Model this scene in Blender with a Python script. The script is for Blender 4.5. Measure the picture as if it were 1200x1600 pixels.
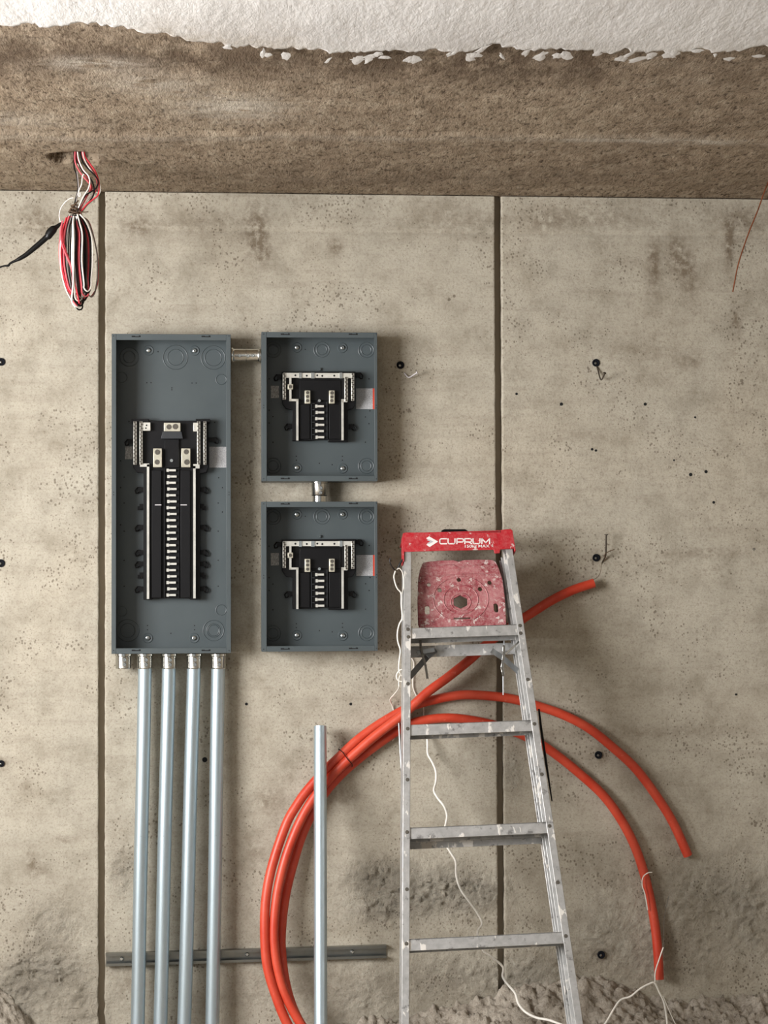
import bpy, bmesh, math, random
import numpy as np
from mathutils import Vector, Matrix, noise as mnoise

for o in list(bpy.data.objects):
    bpy.data.objects.remove(o, do_unlink=True)
SC = bpy.context.scene
COL = SC.collection
random.seed(7)

# ------------------------------------------------------------------ camera
F, D, CZ = 3000.0, 6.06, 1.66            # focal length in pixels of 1200x1600, distance to the wall, eye height
PSI, TH, ROLL = math.atan(234 / 3000), math.atan(81 / 3000), math.radians(0.18)
FW = Vector((math.sin(PSI) * math.cos(TH), math.cos(PSI) * math.cos(TH), math.sin(TH)))
_r = Vector((math.cos(PSI), -math.sin(PSI), 0)); _u = _r.cross(FW)
RT = _r * math.cos(ROLL) - _u * math.sin(ROLL)
UP = _r * math.sin(ROLL) + _u * math.cos(ROLL)
CP = Vector((0, -D, CZ))
cd = bpy.data.cameras.new('camera'); cam = bpy.data.objects.new('camera', cd); COL.objects.link(cam)
cd.sensor_fit = 'VERTICAL'; cd.sensor_height = 36.0; cd.lens = 36.0 * F / 1600.0
cd.clip_start = 0.05
cam.matrix_world = Matrix(((RT.x, UP.x, -FW.x, CP.x), (RT.y, UP.y, -FW.y, CP.y), (RT.z, UP.z, -FW.z, CP.z), (0, 0, 0, 1)))
SC.camera = cam

# ------------------------------------------------------------------ world, lights, exposure
w = bpy.data.worlds.new('world'); SC.world = w; w.use_nodes = True
w.node_tree.nodes['Background'].inputs[0].default_value = (0.86, 0.93, 1.0, 1)
w.node_tree.nodes['Background'].inputs[1].default_value = 0.22
WIN_Y0, WIN_Y1, WIN_Z0, WIN_Z1 = -3.9, -1.6, 1.35, 2.55    # unglazed window opening in the left wall
def area(name, loc, rot, sx, sy, power, col):
    l = bpy.data.lights.new(name, 'AREA'); l.shape = 'RECTANGLE'; l.size = sx; l.size_y = sy; l.energy = power; l.color = col
    o = bpy.data.objects.new(name, l); COL.objects.link(o); o.location = loc; o.rotation_euler = rot
    return o
# daylight entering by the window opening (light faces +x)
area('window_daylight', (-2.55, (WIN_Y0 + WIN_Y1) / 2, (WIN_Z0 + WIN_Z1) / 2), (0, math.radians(-90), 0), WIN_Z1 - WIN_Z0, WIN_Y1 - WIN_Y0, 330, (1.0, 0.985, 0.99))
# added weak fill light behind the viewer, where the building is assumed open
area('front_fill_light', (-0.3, -9.3, 1.5), (math.radians(90), 0, 0), 5.0, 2.4, 14, (0.93, 0.97, 1.0))
vs = SC.view_settings
SC.display_settings.display_device = 'sRGB'
vs.view_transform = 'Standard'; vs.look = 'None'; vs.exposure = 0.0; vs.gamma = 1.0; vs.use_curve_mapping = False

# ------------------------------------------------------------------ helpers
def ray(px, py):
    return FW * F + RT * (px - 600) - UP * (py - 800)
def P(px, py, d):
    "point seen at photo pixel (px, py) on the plane d metres in front of the wall"
    v = ray(px, py); return CP + v * ((D - d) / v.y)
def S(d=0.0):
    return (D - d) / F                       # metres per photo pixel at that plane

class MB:
    def __init__(s): s.v = []; s.f = []
    def add(s, vs, fs):
        n = len(s.v); s.v += [Vector(q) for q in vs]; s.f += [tuple(i + n for i in f) for f in fs]; return s
    def box(s, a, b):
        x0, x1 = sorted((a[0], b[0])); y0, y1 = sorted((a[1], b[1])); z0, z1 = sorted((a[2], b[2]))
        return s.add([(x0, y0, z0), (x1, y0, z0), (x1, y1, z0), (x0, y1, z0), (x0, y0, z1), (x1, y0, z1), (x1, y1, z1), (x0, y1, z1)],
                     [(3, 2, 1, 0), (4, 5, 6, 7), (0, 1, 5, 4), (1, 2, 6, 5), (2, 3, 7, 6), (3, 0, 4, 7)])
    def pbox(s, x0, y0, x1, y1, d0, d1):
        "box whose front face (d1) covers that pixel rectangle"
        a = P(x0, y0, d1); b = P(x1, y1, d1)
        return s.box((a.x, -d0, a.z), (b.x, -d1, b.z))
    def prism(s, pts, off):
        "closed polygon of 3d points extruded by the vector off"
        n = len(pts); off = Vector(off); pts = [Vector(p) for p in pts]
        return s.add(pts + [p + off for p in pts], [tuple(range(n)), tuple(range(2 * n - 1, n - 1, -1))] + [(i, i + n, (i + 1) % n + n, (i + 1) % n) for i in range(n)])
    def tube(s, path, r, n=10, closed=False, caps=True):
        path = [Vector(p) for p in path]; m = len(path)
        rr = r if isinstance(r, (list, tuple)) else [r] * m
        T = []
        for i in range(m):
            a = path[(i - 1) % m] if (closed or i) else path[0]; b = path[(i + 1) % m] if (closed or i < m - 1) else path[-1]
            T.append((b - a).normalized())
        ref = Vector((0, 1, 0)) if abs(T[0].y) < 0.9 else Vector((1, 0, 0))
        N = (ref - T[0] * ref.dot(T[0])).normalized(); vs = []
        for i in range(m):
            N = N - T[i] * N.dot(T[i])
            if N.length < 1e-6: N = T[i].orthogonal()
            N.normalize(); B = T[i].cross(N)
            for k in range(n):
                a = 2 * math.pi * k / n; vs.append(path[i] + (N * math.cos(a) + B * math.sin(a)) * rr[i])
        fs = []
        for i in range(m if closed else m - 1):
            for k in range(n):
                j = (i + 1) % m; fs.append((i * n + k, i * n + (k + 1) % n, j * n + (k + 1) % n, j * n + k))
        if caps and not closed:
            fs.append(tuple(range(n - 1, -1, -1))); fs.append(tuple((m - 1) * n + k for k in range(n)))
        return s.add(vs, fs)
    def lathe(s, prof, o, ax, n=20):
        "profile of (radius, height along ax) pairs turned about the axis ax through o"
        o = Vector(o); ax = Vector(ax).normalized(); N = ax.orthogonal().normalized(); B = ax.cross(N); m = len(prof); vs = []
        for r, h in prof:
            for k in range(n):
                a = 2 * math.pi * k / n; vs.append(o + ax * h + (N * math.cos(a) + B * math.sin(a)) * r)
        fs = [(i * n + k, i * n + (k + 1) % n, (i + 1) * n + (k + 1) % n, (i + 1) * n + k) for i in range(m - 1) for k in range(n)]
        if prof[0][0] > 1e-6: fs.append(tuple(range(n - 1, -1, -1)))
        if prof[-1][0] > 1e-6: fs.append(tuple((m - 1) * n + k for k in range(n)))
        return s.add(vs, fs)
    def ring(s, c, r, t, ax=(0, -1, 0), n=24, k=6, squash=1.0):
        c = Vector(c); ax = Vector(ax).normalized(); N = Vector((1, 0, 0)) if abs(ax.x) < .9 else Vector((0, 0, 1)); B = ax.cross(N)
        return s.tube([c + (N * math.cos(a) * r + B * math.sin(a) * r * squash) for a in [2 * math.pi * i / n for i in range(n)]], t, k, closed=True)
    def mesh(s, name, mat, org=Vector((0, 0, 0)), sharp=38):
        me = bpy.data.meshes.new(name); me.from_pydata([tuple(p - org) for p in s.v], [], s.f)
        bm = bmesh.new(); bm.from_mesh(me); bmesh.ops.remove_doubles(bm, verts=bm.verts, dist=1e-6)
        bmesh.ops.recalc_face_normals(bm, faces=bm.faces); bm.to_mesh(me); bm.free()
        me.materials.append(mat)
        me.shade_smooth(); me.set_sharp_from_angle(angle=math.radians(sharp))
        return me
    def build(s, name, mat, parent=None, bevel=0.0, label=None, local=False):
        "one mesh object; under a parent the vertices are stored relative to it"
        org = Vector((0, 0, 0)) if (local or parent is None) else worldloc(parent)
        o = link(name, s.mesh(name, mat, org), parent)
        if bevel:
            b = o.modifiers.new('bevel', 'BEVEL'); b.width = bevel; b.segments = 2; b.limit_method = 'ANGLE'
        if label: o['label'] = label
        return o
def worldloc(o):
    l = Vector((0, 0, 0))
    while o: l += o.location; o = o.parent
    return l
def link(name, data, parent=None, loc=None):
    o = bpy.data.objects.new(name, data); COL.objects.link(o)
    if parent: o.parent = parent
    if loc is not None: o.location = loc
    return o
def tag(o, label, cat, group=None):
    o['label'] = label; o['category'] = cat
    if group: o['group'] = group
    return o
def thing(name, loc, label, cat, group=None):
    o = link(name, None, None, loc); o.empty_display_size = 0.05
    return tag(o, label, cat, group)
def single(name, mb, mat, label, cat, group=None, org=None, bevel=0):
    "a thing made of one mesh, its origin at org"
    org = Vector(org) if org is not None else mb.v[0].copy()
    o = link(name, mb.mesh(name, mat, org), None, org)
    if bevel:
        b = o.modifiers.new('bevel', 'BEVEL'); b.width = bevel; b.segments = 2; b.limit_method = 'ANGLE'
    return tag(o, label, cat, group)
def copy_tree(o, parent=None):
    c = o.copy(); COL.objects.link(c); c.parent = parent
    for ch in list(o.children): copy_tree(ch, c)
    return c
def spline(pts, step=4):
    "Catmull-Rom through the points"
    pts = [Vector(p) for p in pts]; out = []
    q = [pts[0] * 2 - pts[1]] + pts + [pts[-1] * 2 - pts[-2]]
    for i in range(1, len(q) - 2):
        a, b, c, d = q[i - 1:i + 3]
        for k in range(step):
            t = k / step
            out.append(0.5 * ((2 * b) + (c - a) * t + (2 * a - 5 * b + 4 * c - d) * t * t + (3 * b - a - 3 * c + d) * t ** 3))
    return out + [pts[-1]]
def lerp(xs, ys, x):
    return float(np.interp(x, xs, ys))

# ------------------------------------------------------------------ materials
def srgb(r, g, b):
    f = lambda c: ((c / 255 + 0.055) / 1.055) ** 2.4 if c > 10 else c / 255 / 12.92
    return (f(r), f(g), f(b), 1)
class Mat:
    def __init__(s, name):
        s.m = bpy.data.materials.new(name); s.m.use_nodes = True; s.t = s.m.node_tree; s.n = s.t.nodes
        s.b = s.n['Principled BSDF']; s.co = s.n.new('ShaderNodeTexCoord').outputs['Object']
    def node(s, t, **kw):
        n = s.n.new(t)
        for k, v in kw.items(): setattr(n, k, v)
        return n
    def L(s, a, b): s.t.links.new(a, b)
    def mapped(s, sc, rot=(0, 0, 0)):
        m = s.node('ShaderNodeMapping'); s.L(s.co, m.inputs[0]); m.inputs['Scale'].default_value = sc; m.inputs['Rotation'].default_value = rot; return m.outputs[0]
    def noise(s, scale, detail=6, rough=0.6, co=None, dist=0):
        n = s.node('ShaderNodeTexNoise'); s.L(co or s.co, n.inputs['Vector']); n.inputs['Scale'].default_value = scale
        n.inputs['Detail'].default_value = detail; n.inputs['Roughness'].default_value = rough; n.inputs['Distortion'].default_value = dist
        return n.outputs['Fac']
    def ramp(s, fac, stops):
        r = s.node('ShaderNodeValToRGB'); s.L(fac, r.inputs[0]); e = r.color_ramp.elements
        while len(e) < len(stops): e.new(0.5)
        for i, (p, c) in enumerate(stops):
            e[i].position = p; e[i].color = c if isinstance(c, tuple) else (c, c, c, 1)
        return r.outputs[0]
    def mix(s, fac, a, b, mode='MIX'):
        m = s.node('ShaderNodeMix', data_type='RGBA', blend_type=mode)
        if isinstance(fac, (int, float)): m.inputs['Factor'].default_value = fac
        else: s.L(fac, m.inputs['Factor'])
        for i, x in ((6, a), (7, b)):
            if isinstance(x, tuple): m.inputs[i].default_value = x
            else: s.L(x, m.inputs[i])
        return m.outputs[2]
    def math(s, op, a, b=0.0):
        m = s.node('ShaderNodeMath', operation=op)
        for i, x in enumerate((a, b)):
            if isinstance(x, (int, float)): m.inputs[i].default_value = x
            else: s.L(x, m.inputs[i])
        return m.outputs[0]
    def attr(s, name):
        return s.node('ShaderNodeAttribute', attribute_name=name).outputs['Fac']
    def voro(s, scale, co=None, feature='F1'):
        n = s.node('ShaderNodeTexVoronoi', feature=feature); s.L(co or s.co, n.inputs['Vector']); n.inputs['Scale'].default_value = scale
        return n.outputs['Distance']
    def set(s, **kw):
        for k, v in kw.items():
            i = s.b.inputs[{'color': 'Base Color', 'rough': 'Roughness', 'metal': 'Metallic', 'normal': 'Normal', 'spec': 'Specular IOR Level', 'coat': 'Coat Weight'}[k]]
            if isinstance(v, (int, float, tuple)): i.default_value = v
            else: s.L(v, i)
        return s
    def bump(s, h, strength, dist, prev=None):
        b = s.node('ShaderNodeBump'); s.L(h, b.inputs['Height']); b.inputs['Strength'].default_value = strength; b.inputs['Distance'].default_value = dist
        if prev: s.L(prev, b.inputs['Normal'])
        return b.outputs[0]
def plain(name, col, rough=0.5, metal=0.0, var=0.12, scale=30, spec=0.5):
    m = Mat(name); d = tuple(c * (1 - var) for c in col[:3]) + (1,); l = tuple(min(1, c * (1 + var)) for c in col[:3]) + (1,)
    m.set(color=m.ramp(m.noise(scale), [(0.35, d), (0.65, l)]), rough=rough, metal=metal, spec=spec)
    return m.m

def concrete_wall():
    m = Mat('cast_concrete')
    big = m.noise(1.3, 4, 0.55); mid = m.noise(9, 7, 0.65); fine = m.noise(150, 5, 0.7)
    streak = m.noise(3.0, 6, 0.65, m.mapped((0.7, 1, 9)))
    c = m.ramp(big, [(0.3, srgb(158, 150, 133)), (0.5, srgb(170, 165, 150)), (0.7, srgb(182, 173, 154))])
    c = m.mix(0.55, c, m.ramp(mid, [(0.32, srgb(132, 124, 108)), (0.5, srgb(173, 166, 151)), (0.72, srgb(196, 190, 174))]))
    c = m.mix(m.ramp(streak, [(0.52, 0.0), (0.72, 0.32)]), c, srgb(134, 124, 108))
    c = m.mix(m.ramp(fine, [(0.32, 0.5), (0.50, 0.0)]), c, srgb(112, 101, 86))
    sp = m.noise(62, 7, 0.8); c = m.mix(m.ramp(sp, [(0.34, 0.55), (0.45, 0.0)]), c, srgb(118, 106, 90)); c = m.mix(m.ramp(sp, [(0.56, 0.0), (0.7, 0.4)]), c, srgb(206, 198, 184))
    # dirt stains and rough mortar painted where they are on this wall
    sn = m.math('MULTIPLY', m.attr('stain'), m.ramp(m.noise(38, 6, 0.7), [(0.36, 0.0), (0.58, 1.0)]))
    c = m.mix(m.math('MINIMUM', sn, 0.85), c, srgb(106, 93, 76))
    rg = m.attr('rough')
    c = m.mix(m.math('MULTIPLY', rg, m.ramp(m.noise(24, 6, 0.7), [(0.35, 0.0), (0.65, 0.6)])), c, srgb(158, 150, 137))
    # bug holes, the shade inside them painted as dark spots
    pv = m.voro(30); pm = m.ramp(m.noise(3.5, 3), [(0.48, 0.0), (0.68, 1.0)])
    pn = m.noise(19, 2); thr = m.math('MULTIPLY', m.math('MULTIPLY', pn, 0.36), pm)
    pit = m.math('LESS_THAN', pv, m.math('SUBTRACT', thr, 0.07))
    pv2 = m.voro(95, m.mapped((1, 1, 0.8))); pit2 = m.math('LESS_THAN', pv2, m.math('MULTIPLY', m.math('MULTIPLY', m.noise(31, 2), 0.55), m.ramp(m.noise(5.1, 3), [(0.44, 0.0), (0.6, 1.0)])))
    pits = m.math('MAXIMUM', m.math('MULTIPLY', pit, 0.7), m.math('MULTIPLY', pit2, 0.6))
    c = m.mix(pits, c, srgb(88, 76, 62))
    h = m.math('SUBTRACT', m.math('ADD', m.math('MULTIPLY', fine, 0.5), m.math('ADD', mid, m.math('MULTIPLY', streak, 0.7))), pits)
    n = m.bump(h, 0.5, 0.005)
    n = m.bump(m.math('MULTIPLY', rg, m.noise(75, 6, 0.75)), 0.9, 0.012, n)
    m.set(color=c, rough=0.9, spec=0.25, normal=n); return m.m
def concrete_ceiling():
    m = Mat('rough_slab_concrete')
    a = m.noise(2.2, 5, 0.6, m.mapped((1, 0.6, 1))); g = m.noise(24, 8, 0.78, m.mapped((1, 0.42, 1))); g2 = m.noise(90, 5, 0.72, m.mapped((1, 0.34, 1)))
    sc = m.noise(9, 6, 0.7, m.mapped((0.6, 0.7, 1), (0, 0, 0.5)))
    c = m.ramp(a, [(0.32, srgb(126, 108, 87)), (0.5, srgb(164, 145, 120)), (0.68, srgb(192, 174, 148))])
    c = m.mix(0.7, c, m.ramp(g, [(0.28, srgb(88, 71, 54)), (0.5, srgb(166, 148, 126)), (0.72, srgb(204, 190, 168))]))
    c = m.mix(m.ramp(g2, [(0.36, 0.9), (0.48, 0.0)]), c, srgb(74, 58, 43))
    c = m.mix(m.ramp(sc, [(0.56, 0.0), (0.75, 0.4)]), c, srgb(188, 174, 152))
    c = m.mix(m.math('MULTIPLY', m.attr('stain'), m.ramp(m.noise(10, 7, 0.75, m.mapped((1, 0.5, 1))), [(0.36, 0.1), (0.54, 0.95)])), c, srgb(92, 75, 58))
    c = m.mix(m.math('MULTIPLY', m.attr('pale'), m.ramp(m.noise(20, 6, 0.7, m.mapped((0.4, 1, 1))), [(0.36, 0.0), (0.52, 0.9)])), c, srgb(208, 198, 182))
    n = m.bump(m.math('ADD', g, m.math('MULTIPLY', g2, 0.6)), 1.0, 0.02)
    m.set(color=c, rough=0.95, spec=0.2, normal=n); return m.m
def plaster():
    m = Mat('white_plaster'); g = m.noise(60, 7, 0.7, m.mapped((1, 0.4, 1))); a = m.noise(2.5, 4)
    c = m.ramp(a, [(0.3, srgb(192, 189, 185)), (0.7, srgb(208, 206, 202))])
    c = m.mix(m.ramp(g, [(0.3, 0.35), (0.5, 0.0)]), c, srgb(190, 184, 176))
    c = m.mix(m.math('MULTIPLY', m.attr('thin'), m.ramp(m.noise(30, 6, 0.75), [(0.3, 0.2), (0.6, 1.0)])), c, srgb(160, 150, 136))
    m.set(color=c, rough=0.85, normal=m.bump(g, 0.5, 0.008)); return m.m
def rubble_mat():
    m = Mat('crumbled_mortar'); g = m.noise(18, 8, 0.75); f2 = m.noise(120, 5, 0.7)
    c = m.ramp(g, [(0.25, srgb(132, 123, 110)), (0.5, srgb(172, 163, 149)), (0.75, srgb(204, 196, 182))])
    c = m.mix(m.ramp(f2, [(0.32, 0.5), (0.5, 0.0)]), c, srgb(92, 80, 66))
    m.set(color=c, rough=0.95, spec=0.2, normal=m.bump(m.math('ADD', g, f2), 0.9, 0.008)); return m.m
def galvanised(name, base, rough=0.36, metal=0.75):
    m = Mat(name); s1 = m.noise(22, 5, 0.6, m.mapped((1, 1, 0.25))); s2 = m.noise(160, 4, 0.6)
    c = m.ramp(s1, [(0.3, tuple(x * 0.86 for x in base[:3]) + (1,)), (0.7, base)])
    c = m.mix(m.ramp(s2, [(0.26, 0.5), (0.36, 0.0)]), c, tuple(x * 0.5 for x in base[:3]) + (1,))
    m.set(color=c, metal=metal, rough=m.ramp(s1, [(0.3, rough + 0.1), (0.7, rough - 0.03)]), normal=m.bump(s2, 0.05, 0.002)); return m.m
def splashed_aluminium():
    m = Mat('paint_splashed_aluminium'); s1 = m.noise(40, 5, 0.6)
    c = m.ramp(s1, [(0.3, srgb(168, 168, 166)), (0.7, srgb(198, 198, 196))])
    sp = m.ramp(m.noise(26, 5, 0.6, m.mapped((1, 1, 0.5))), [(0.585, 0.0), (0.61, 0.9)]); dk = m.ramp(m.noise(33, 5, 0.65), [(0.36, 0.7), (0.42, 0.0)])
    c = m.mix(dk, c, srgb(110, 108, 106)); c = m.mix(sp, c, srgb(216, 212, 204))
    m.set(color=c, metal=m.math('MULTIPLY', m.math('SUBTRACT', 1.0, sp), 0.55), rough=0.45, normal=m.bump(sp, 0.3, 0.002)); return m.m
def splashed_red(name, red, dust, cover):
    m = Mat(name); n1 = m.noise(48, 6, 0.7); n2 = m.noise(15, 5, 0.65)
    c = m.mix(m.ramp(n2, [(0.38, 0.0), (0.62, cover)]), red, dust)
    n3 = m.noise(95, 7, 0.8); c = m.mix(m.ramp(n3, [(0.42, 0.0), (0.62, cover * 0.6)]), c, srgb(190, 160, 154))
    c = m.mix(m.ramp(n1, [(0.655 - cover * 0.08, 0.0), (0.68 - cover * 0.08, 0.9)]), c, srgb(205, 192, 186))
    c = m.mix(m.ramp(m.noise(30, 5, 0.6), [(0.3, 0.5), (0.42, 0.0)]), c, tuple(x * 0.5 for x in red[:3]) + (1,))
    m.set(color=c, rough=0.6, normal=m.bump(n1, 0.3, 0.003)); return m.m
def painted_grey():
    m = Mat('grey_enamel'); a = m.noise(6, 4)
    m.set(color=m.ramp(a, [(0.3, srgb(66, 74, 76)), (0.7, srgb(73, 81, 83))]), rough=0.42, spec=0.5, normal=m.bump(m.noise(300, 3), 0.04, 0.001)); return m.m
def label_mat(name, base, ink, sc):
    m = Mat(name); n = m.noise(1.0, 4, 0.8, m.mapped(sc)); m.set(color=m.ramp(n, [(0.44, ink), (0.56, base)]), rough=0.55); return m.m

M = dict(wall=concrete_wall(), ceil=concrete_ceiling(), plaster=plaster(), rubble=rubble_mat(),
         conduit=galvanised('galvanised_conduit', srgb(188, 203, 210), 0.42, 0.85), bright=galvanised('zinc_plated_steel', srgb(206, 206, 200), 0.2, 1.0),
         strut=galvanised('strut_steel', srgb(142, 144, 140), 0.3, 0.95), alu=splashed_aluminium(), spreader=galvanised('spreader_steel', srgb(150, 154, 156), 0.35),
         red=splashed_red('red_cap_plastic', srgb(180, 8, 28), srgb(160, 24, 40), 0.3), shelf=splashed_red('dusty_red_plastic', srgb(134, 26, 44), srgb(170, 102, 106), 0.95),
         grey=painted_grey(), black=plain('black_plastic', srgb(10, 10, 12), 0.45, 0, .12, 30, 0.25), hood=plain('dark_grey_plastic', srgb(40, 43, 46), 0.45),
         tin=plain('tinned_bar', srgb(226, 224, 214), 0.3, 0.6), lug=plain('aluminium_lug', srgb(206, 202, 184), 0.35, 0.6), lugdark=plain('lug_socket', srgb(96, 92, 84), 0.5, 0.5),
         bolt=plain('bolt_zinc', srgb(190, 194, 192), 0.25, 0.9), hole=plain('punched_hole', srgb(14, 15, 16), 0.9), orange=None,
         lab=label_mat('silver_label', srgb(186, 186, 186), srgb(140, 140, 142), (260, 260, 900)), labdim=label_mat('grey_label', srgb(190, 190, 186), srgb(110, 110, 108), (900, 300, 160)),
         redstrip=plain('label_red', srgb(206, 62, 34), 0.5), white=plain('white_print', srgb(236, 230, 226), 0.5, 0, 0.04), silver=plain('grey_print', srgb(190, 186, 188), 0.5, 0, 0.04),
         cord=plain('white_cord', srgb(228, 224, 214), 0.7), wred=plain('red_wire', srgb(196, 44, 58), 0.4), wpink=plain('faded_red_wire', srgb(216, 96, 104), 0.4), wwhite=plain('white_wire', srgb(228, 222, 212), 0.4),
         wblack=plain('black_wire', srgb(12, 13, 13), 0.4, 0, .12, 30, .3), wgrey=plain('grey_wire', srgb(150, 144, 140), 0.4), rust=plain('rusty_wire', srgb(86, 66, 48), 0.7, 0.3, 0.3, 80),
         copper=plain('dull_copper', srgb(140, 84, 56), 0.45, 0.7, 0.3), nail=plain('nail_steel', srgb(56, 46, 32), 0.6, 0.2), plug=plain('tie_hole_plug', srgb(20, 22, 27), 0.9, 0, .3, 300, .15), floor=plain('dusty_floor', srgb(140, 130, 115), 0.9, 0, 0.2, 5), shell=plain('room_concrete', srgb(168, 157, 139), 0.9, 0, 0.1, 4))
_m = Mat('orange_poly_pipe'); _n = _m.noise(14, 4); _s = _m.noise(60, 4)
M['orange'] = _m.set(color=_m.mix(_m.ramp(_s, [(0.66, 0.0), (0.75, 0.4)]), _m.ramp(_n, [(0.3, srgb(186, 52, 28)), (0.7, srgb(202, 78, 54))]), srgb(226, 130, 110)), rough=0.42).m

# ------------------------------------------------------------------ the setting
H = 2.836
XL, XR, YB = -2.5, 3.6, -9.4
def struct(o, label, cat='wall'):
    o['kind'] = 'structure'; tag(o, label, cat); return o
def fbm(x, y, z, o=4): return mnoise.fractal(Vector((x, y, z)), 0.9, 2.1, o)

# back wall: a recessed backing plane with three cast panels in front of it, a groove between each pair
wb = struct(MB().box((XL, 0.034, 0), (XR, 0.14, H)).build('wall_back', M['shell']), 'cast concrete wall carrying the three grey panel boxes')
GL = (P(153.8, 900, 0).x, P(164.0, 900, 0).x); GR = (P(775.3, 900, 0).x, P(785.6, 900, 0).x)
def px2xz(px, py):
    p = P(px, py, 0); return p.x, p.z
ROUGH = [(*px2xz(x, y), sx * S(), sz * S(), a) for x, y, sx, sz, a in [
    (590, 1370, 45, 22, 1.0), (690, 1385, 60, 28, 1.0), (740, 1400, 40, 20, .8), (610, 1420, 60, 20, .8), (80, 1450, 45, 45, .6), (60, 1515, 50, 22, 1.0), (30, 1560, 40, 30, .9),
    (1100, 1390, 70, 45, .6), (950, 1460, 90, 60, .45), (1180, 1440, 50, 60, .6), (700, 1520, 70, 40, .5), (820, 1530, 60, 30, .7), (190, 1360, 20, 30, .5), (560, 1560, 60, 40, .5), (800, 1200, 14, 30, .6), (130, 1570, 40, 40, .6), (400, 1560, 60, 40, .3), (1060, 1500, 80, 50, .4)]]
STAIN = [(*px2xz(x, y), sx * S(), sz * S(), a) for x, y, sx, sz, a in [
    (400, 360, 18, 34, 1), (412, 395, 10, 16, .9), (525, 385, 9, 12, 1), (700, 345, 60, 18, .5), (300, 350, 60, 16, .4), (1022, 415, 9, 40, 1), (1058, 400, 14, 34, 1), (1078, 430, 10, 30, .9), (1140, 385, 8, 30, 1), (1150, 500, 8, 25, .8),
    (60, 345, 30, 20, .8), (215, 355, 22, 14, .8), (850, 345, 40, 20, .6), (940, 340, 60, 14, .5), (1160, 345, 40, 22, .7), (1080, 565, 16, 10, .7), (1000, 550, 50, 12, .4), (880, 680, 60, 10, .3), (1100, 865, 60, 8, .5), (860, 1110, 60, 12, .35), (1000, 1145, 150, 8, .4), (480, 770, 60, 12, .3),
    (190, 1330, 14, 40, .4), (200, 1530, 25, 40, .5), (530, 1530, 90, 22, .3), (720, 1540, 50, 30, .3), (935, 1180, 14, 14, .8), (935, 870, 12, 9, .8), (938, 1490, 20, 12, .8), (3, 1192, 10, 9, .8), (1060, 1480, 40, 20, .4), (980, 1380, 50, 22, .35), (60, 1360, 20, 10, .5), (40, 1230, 6, 8, .7), (50, 1345, 8, 14, .7), (100, 1312, 16, 5, .8), (540, 1245, 18, 10, .7), (420, 1250, 20, 18, .7), (400, 1330, 14, 26, .5), (330, 600, 40, 80, .2)]]
def gsum(lst, x, z):
    s = 0.0
    for a, b, sx, sz, k in lst:
        dx = (x - a) / sx; dz = (z - b) / sz; q = dx * dx + dz * dz
        if q < 9: s += k * math.exp(-0.7 * q)
    return min(1.0, s)
ZB = P(600, 361, 0).z; ZB2 = P(1000, 901, 0).z
def wall_height(x, z, rg):
    h = 0.0012 * fbm(x * 1.7, z * 1.7, 3.1, 3)
    h += 0.0028 * (1 if z > ZB else 0) - 0.003 * max(0, 1 - abs(z - ZB + .003) / 0.007)
    if x > 0.85: h += 0.0010 * (1 if z > ZB2 else 0)
    if rg > 0.02:
        n = fbm(x * 24, z * 34, 5.5, 5); h += rg * (0.012 * max(-0.2, n) + 0.013 * abs(fbm(x * 60, z * 75, 1.2, 3)))
    return h
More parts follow.
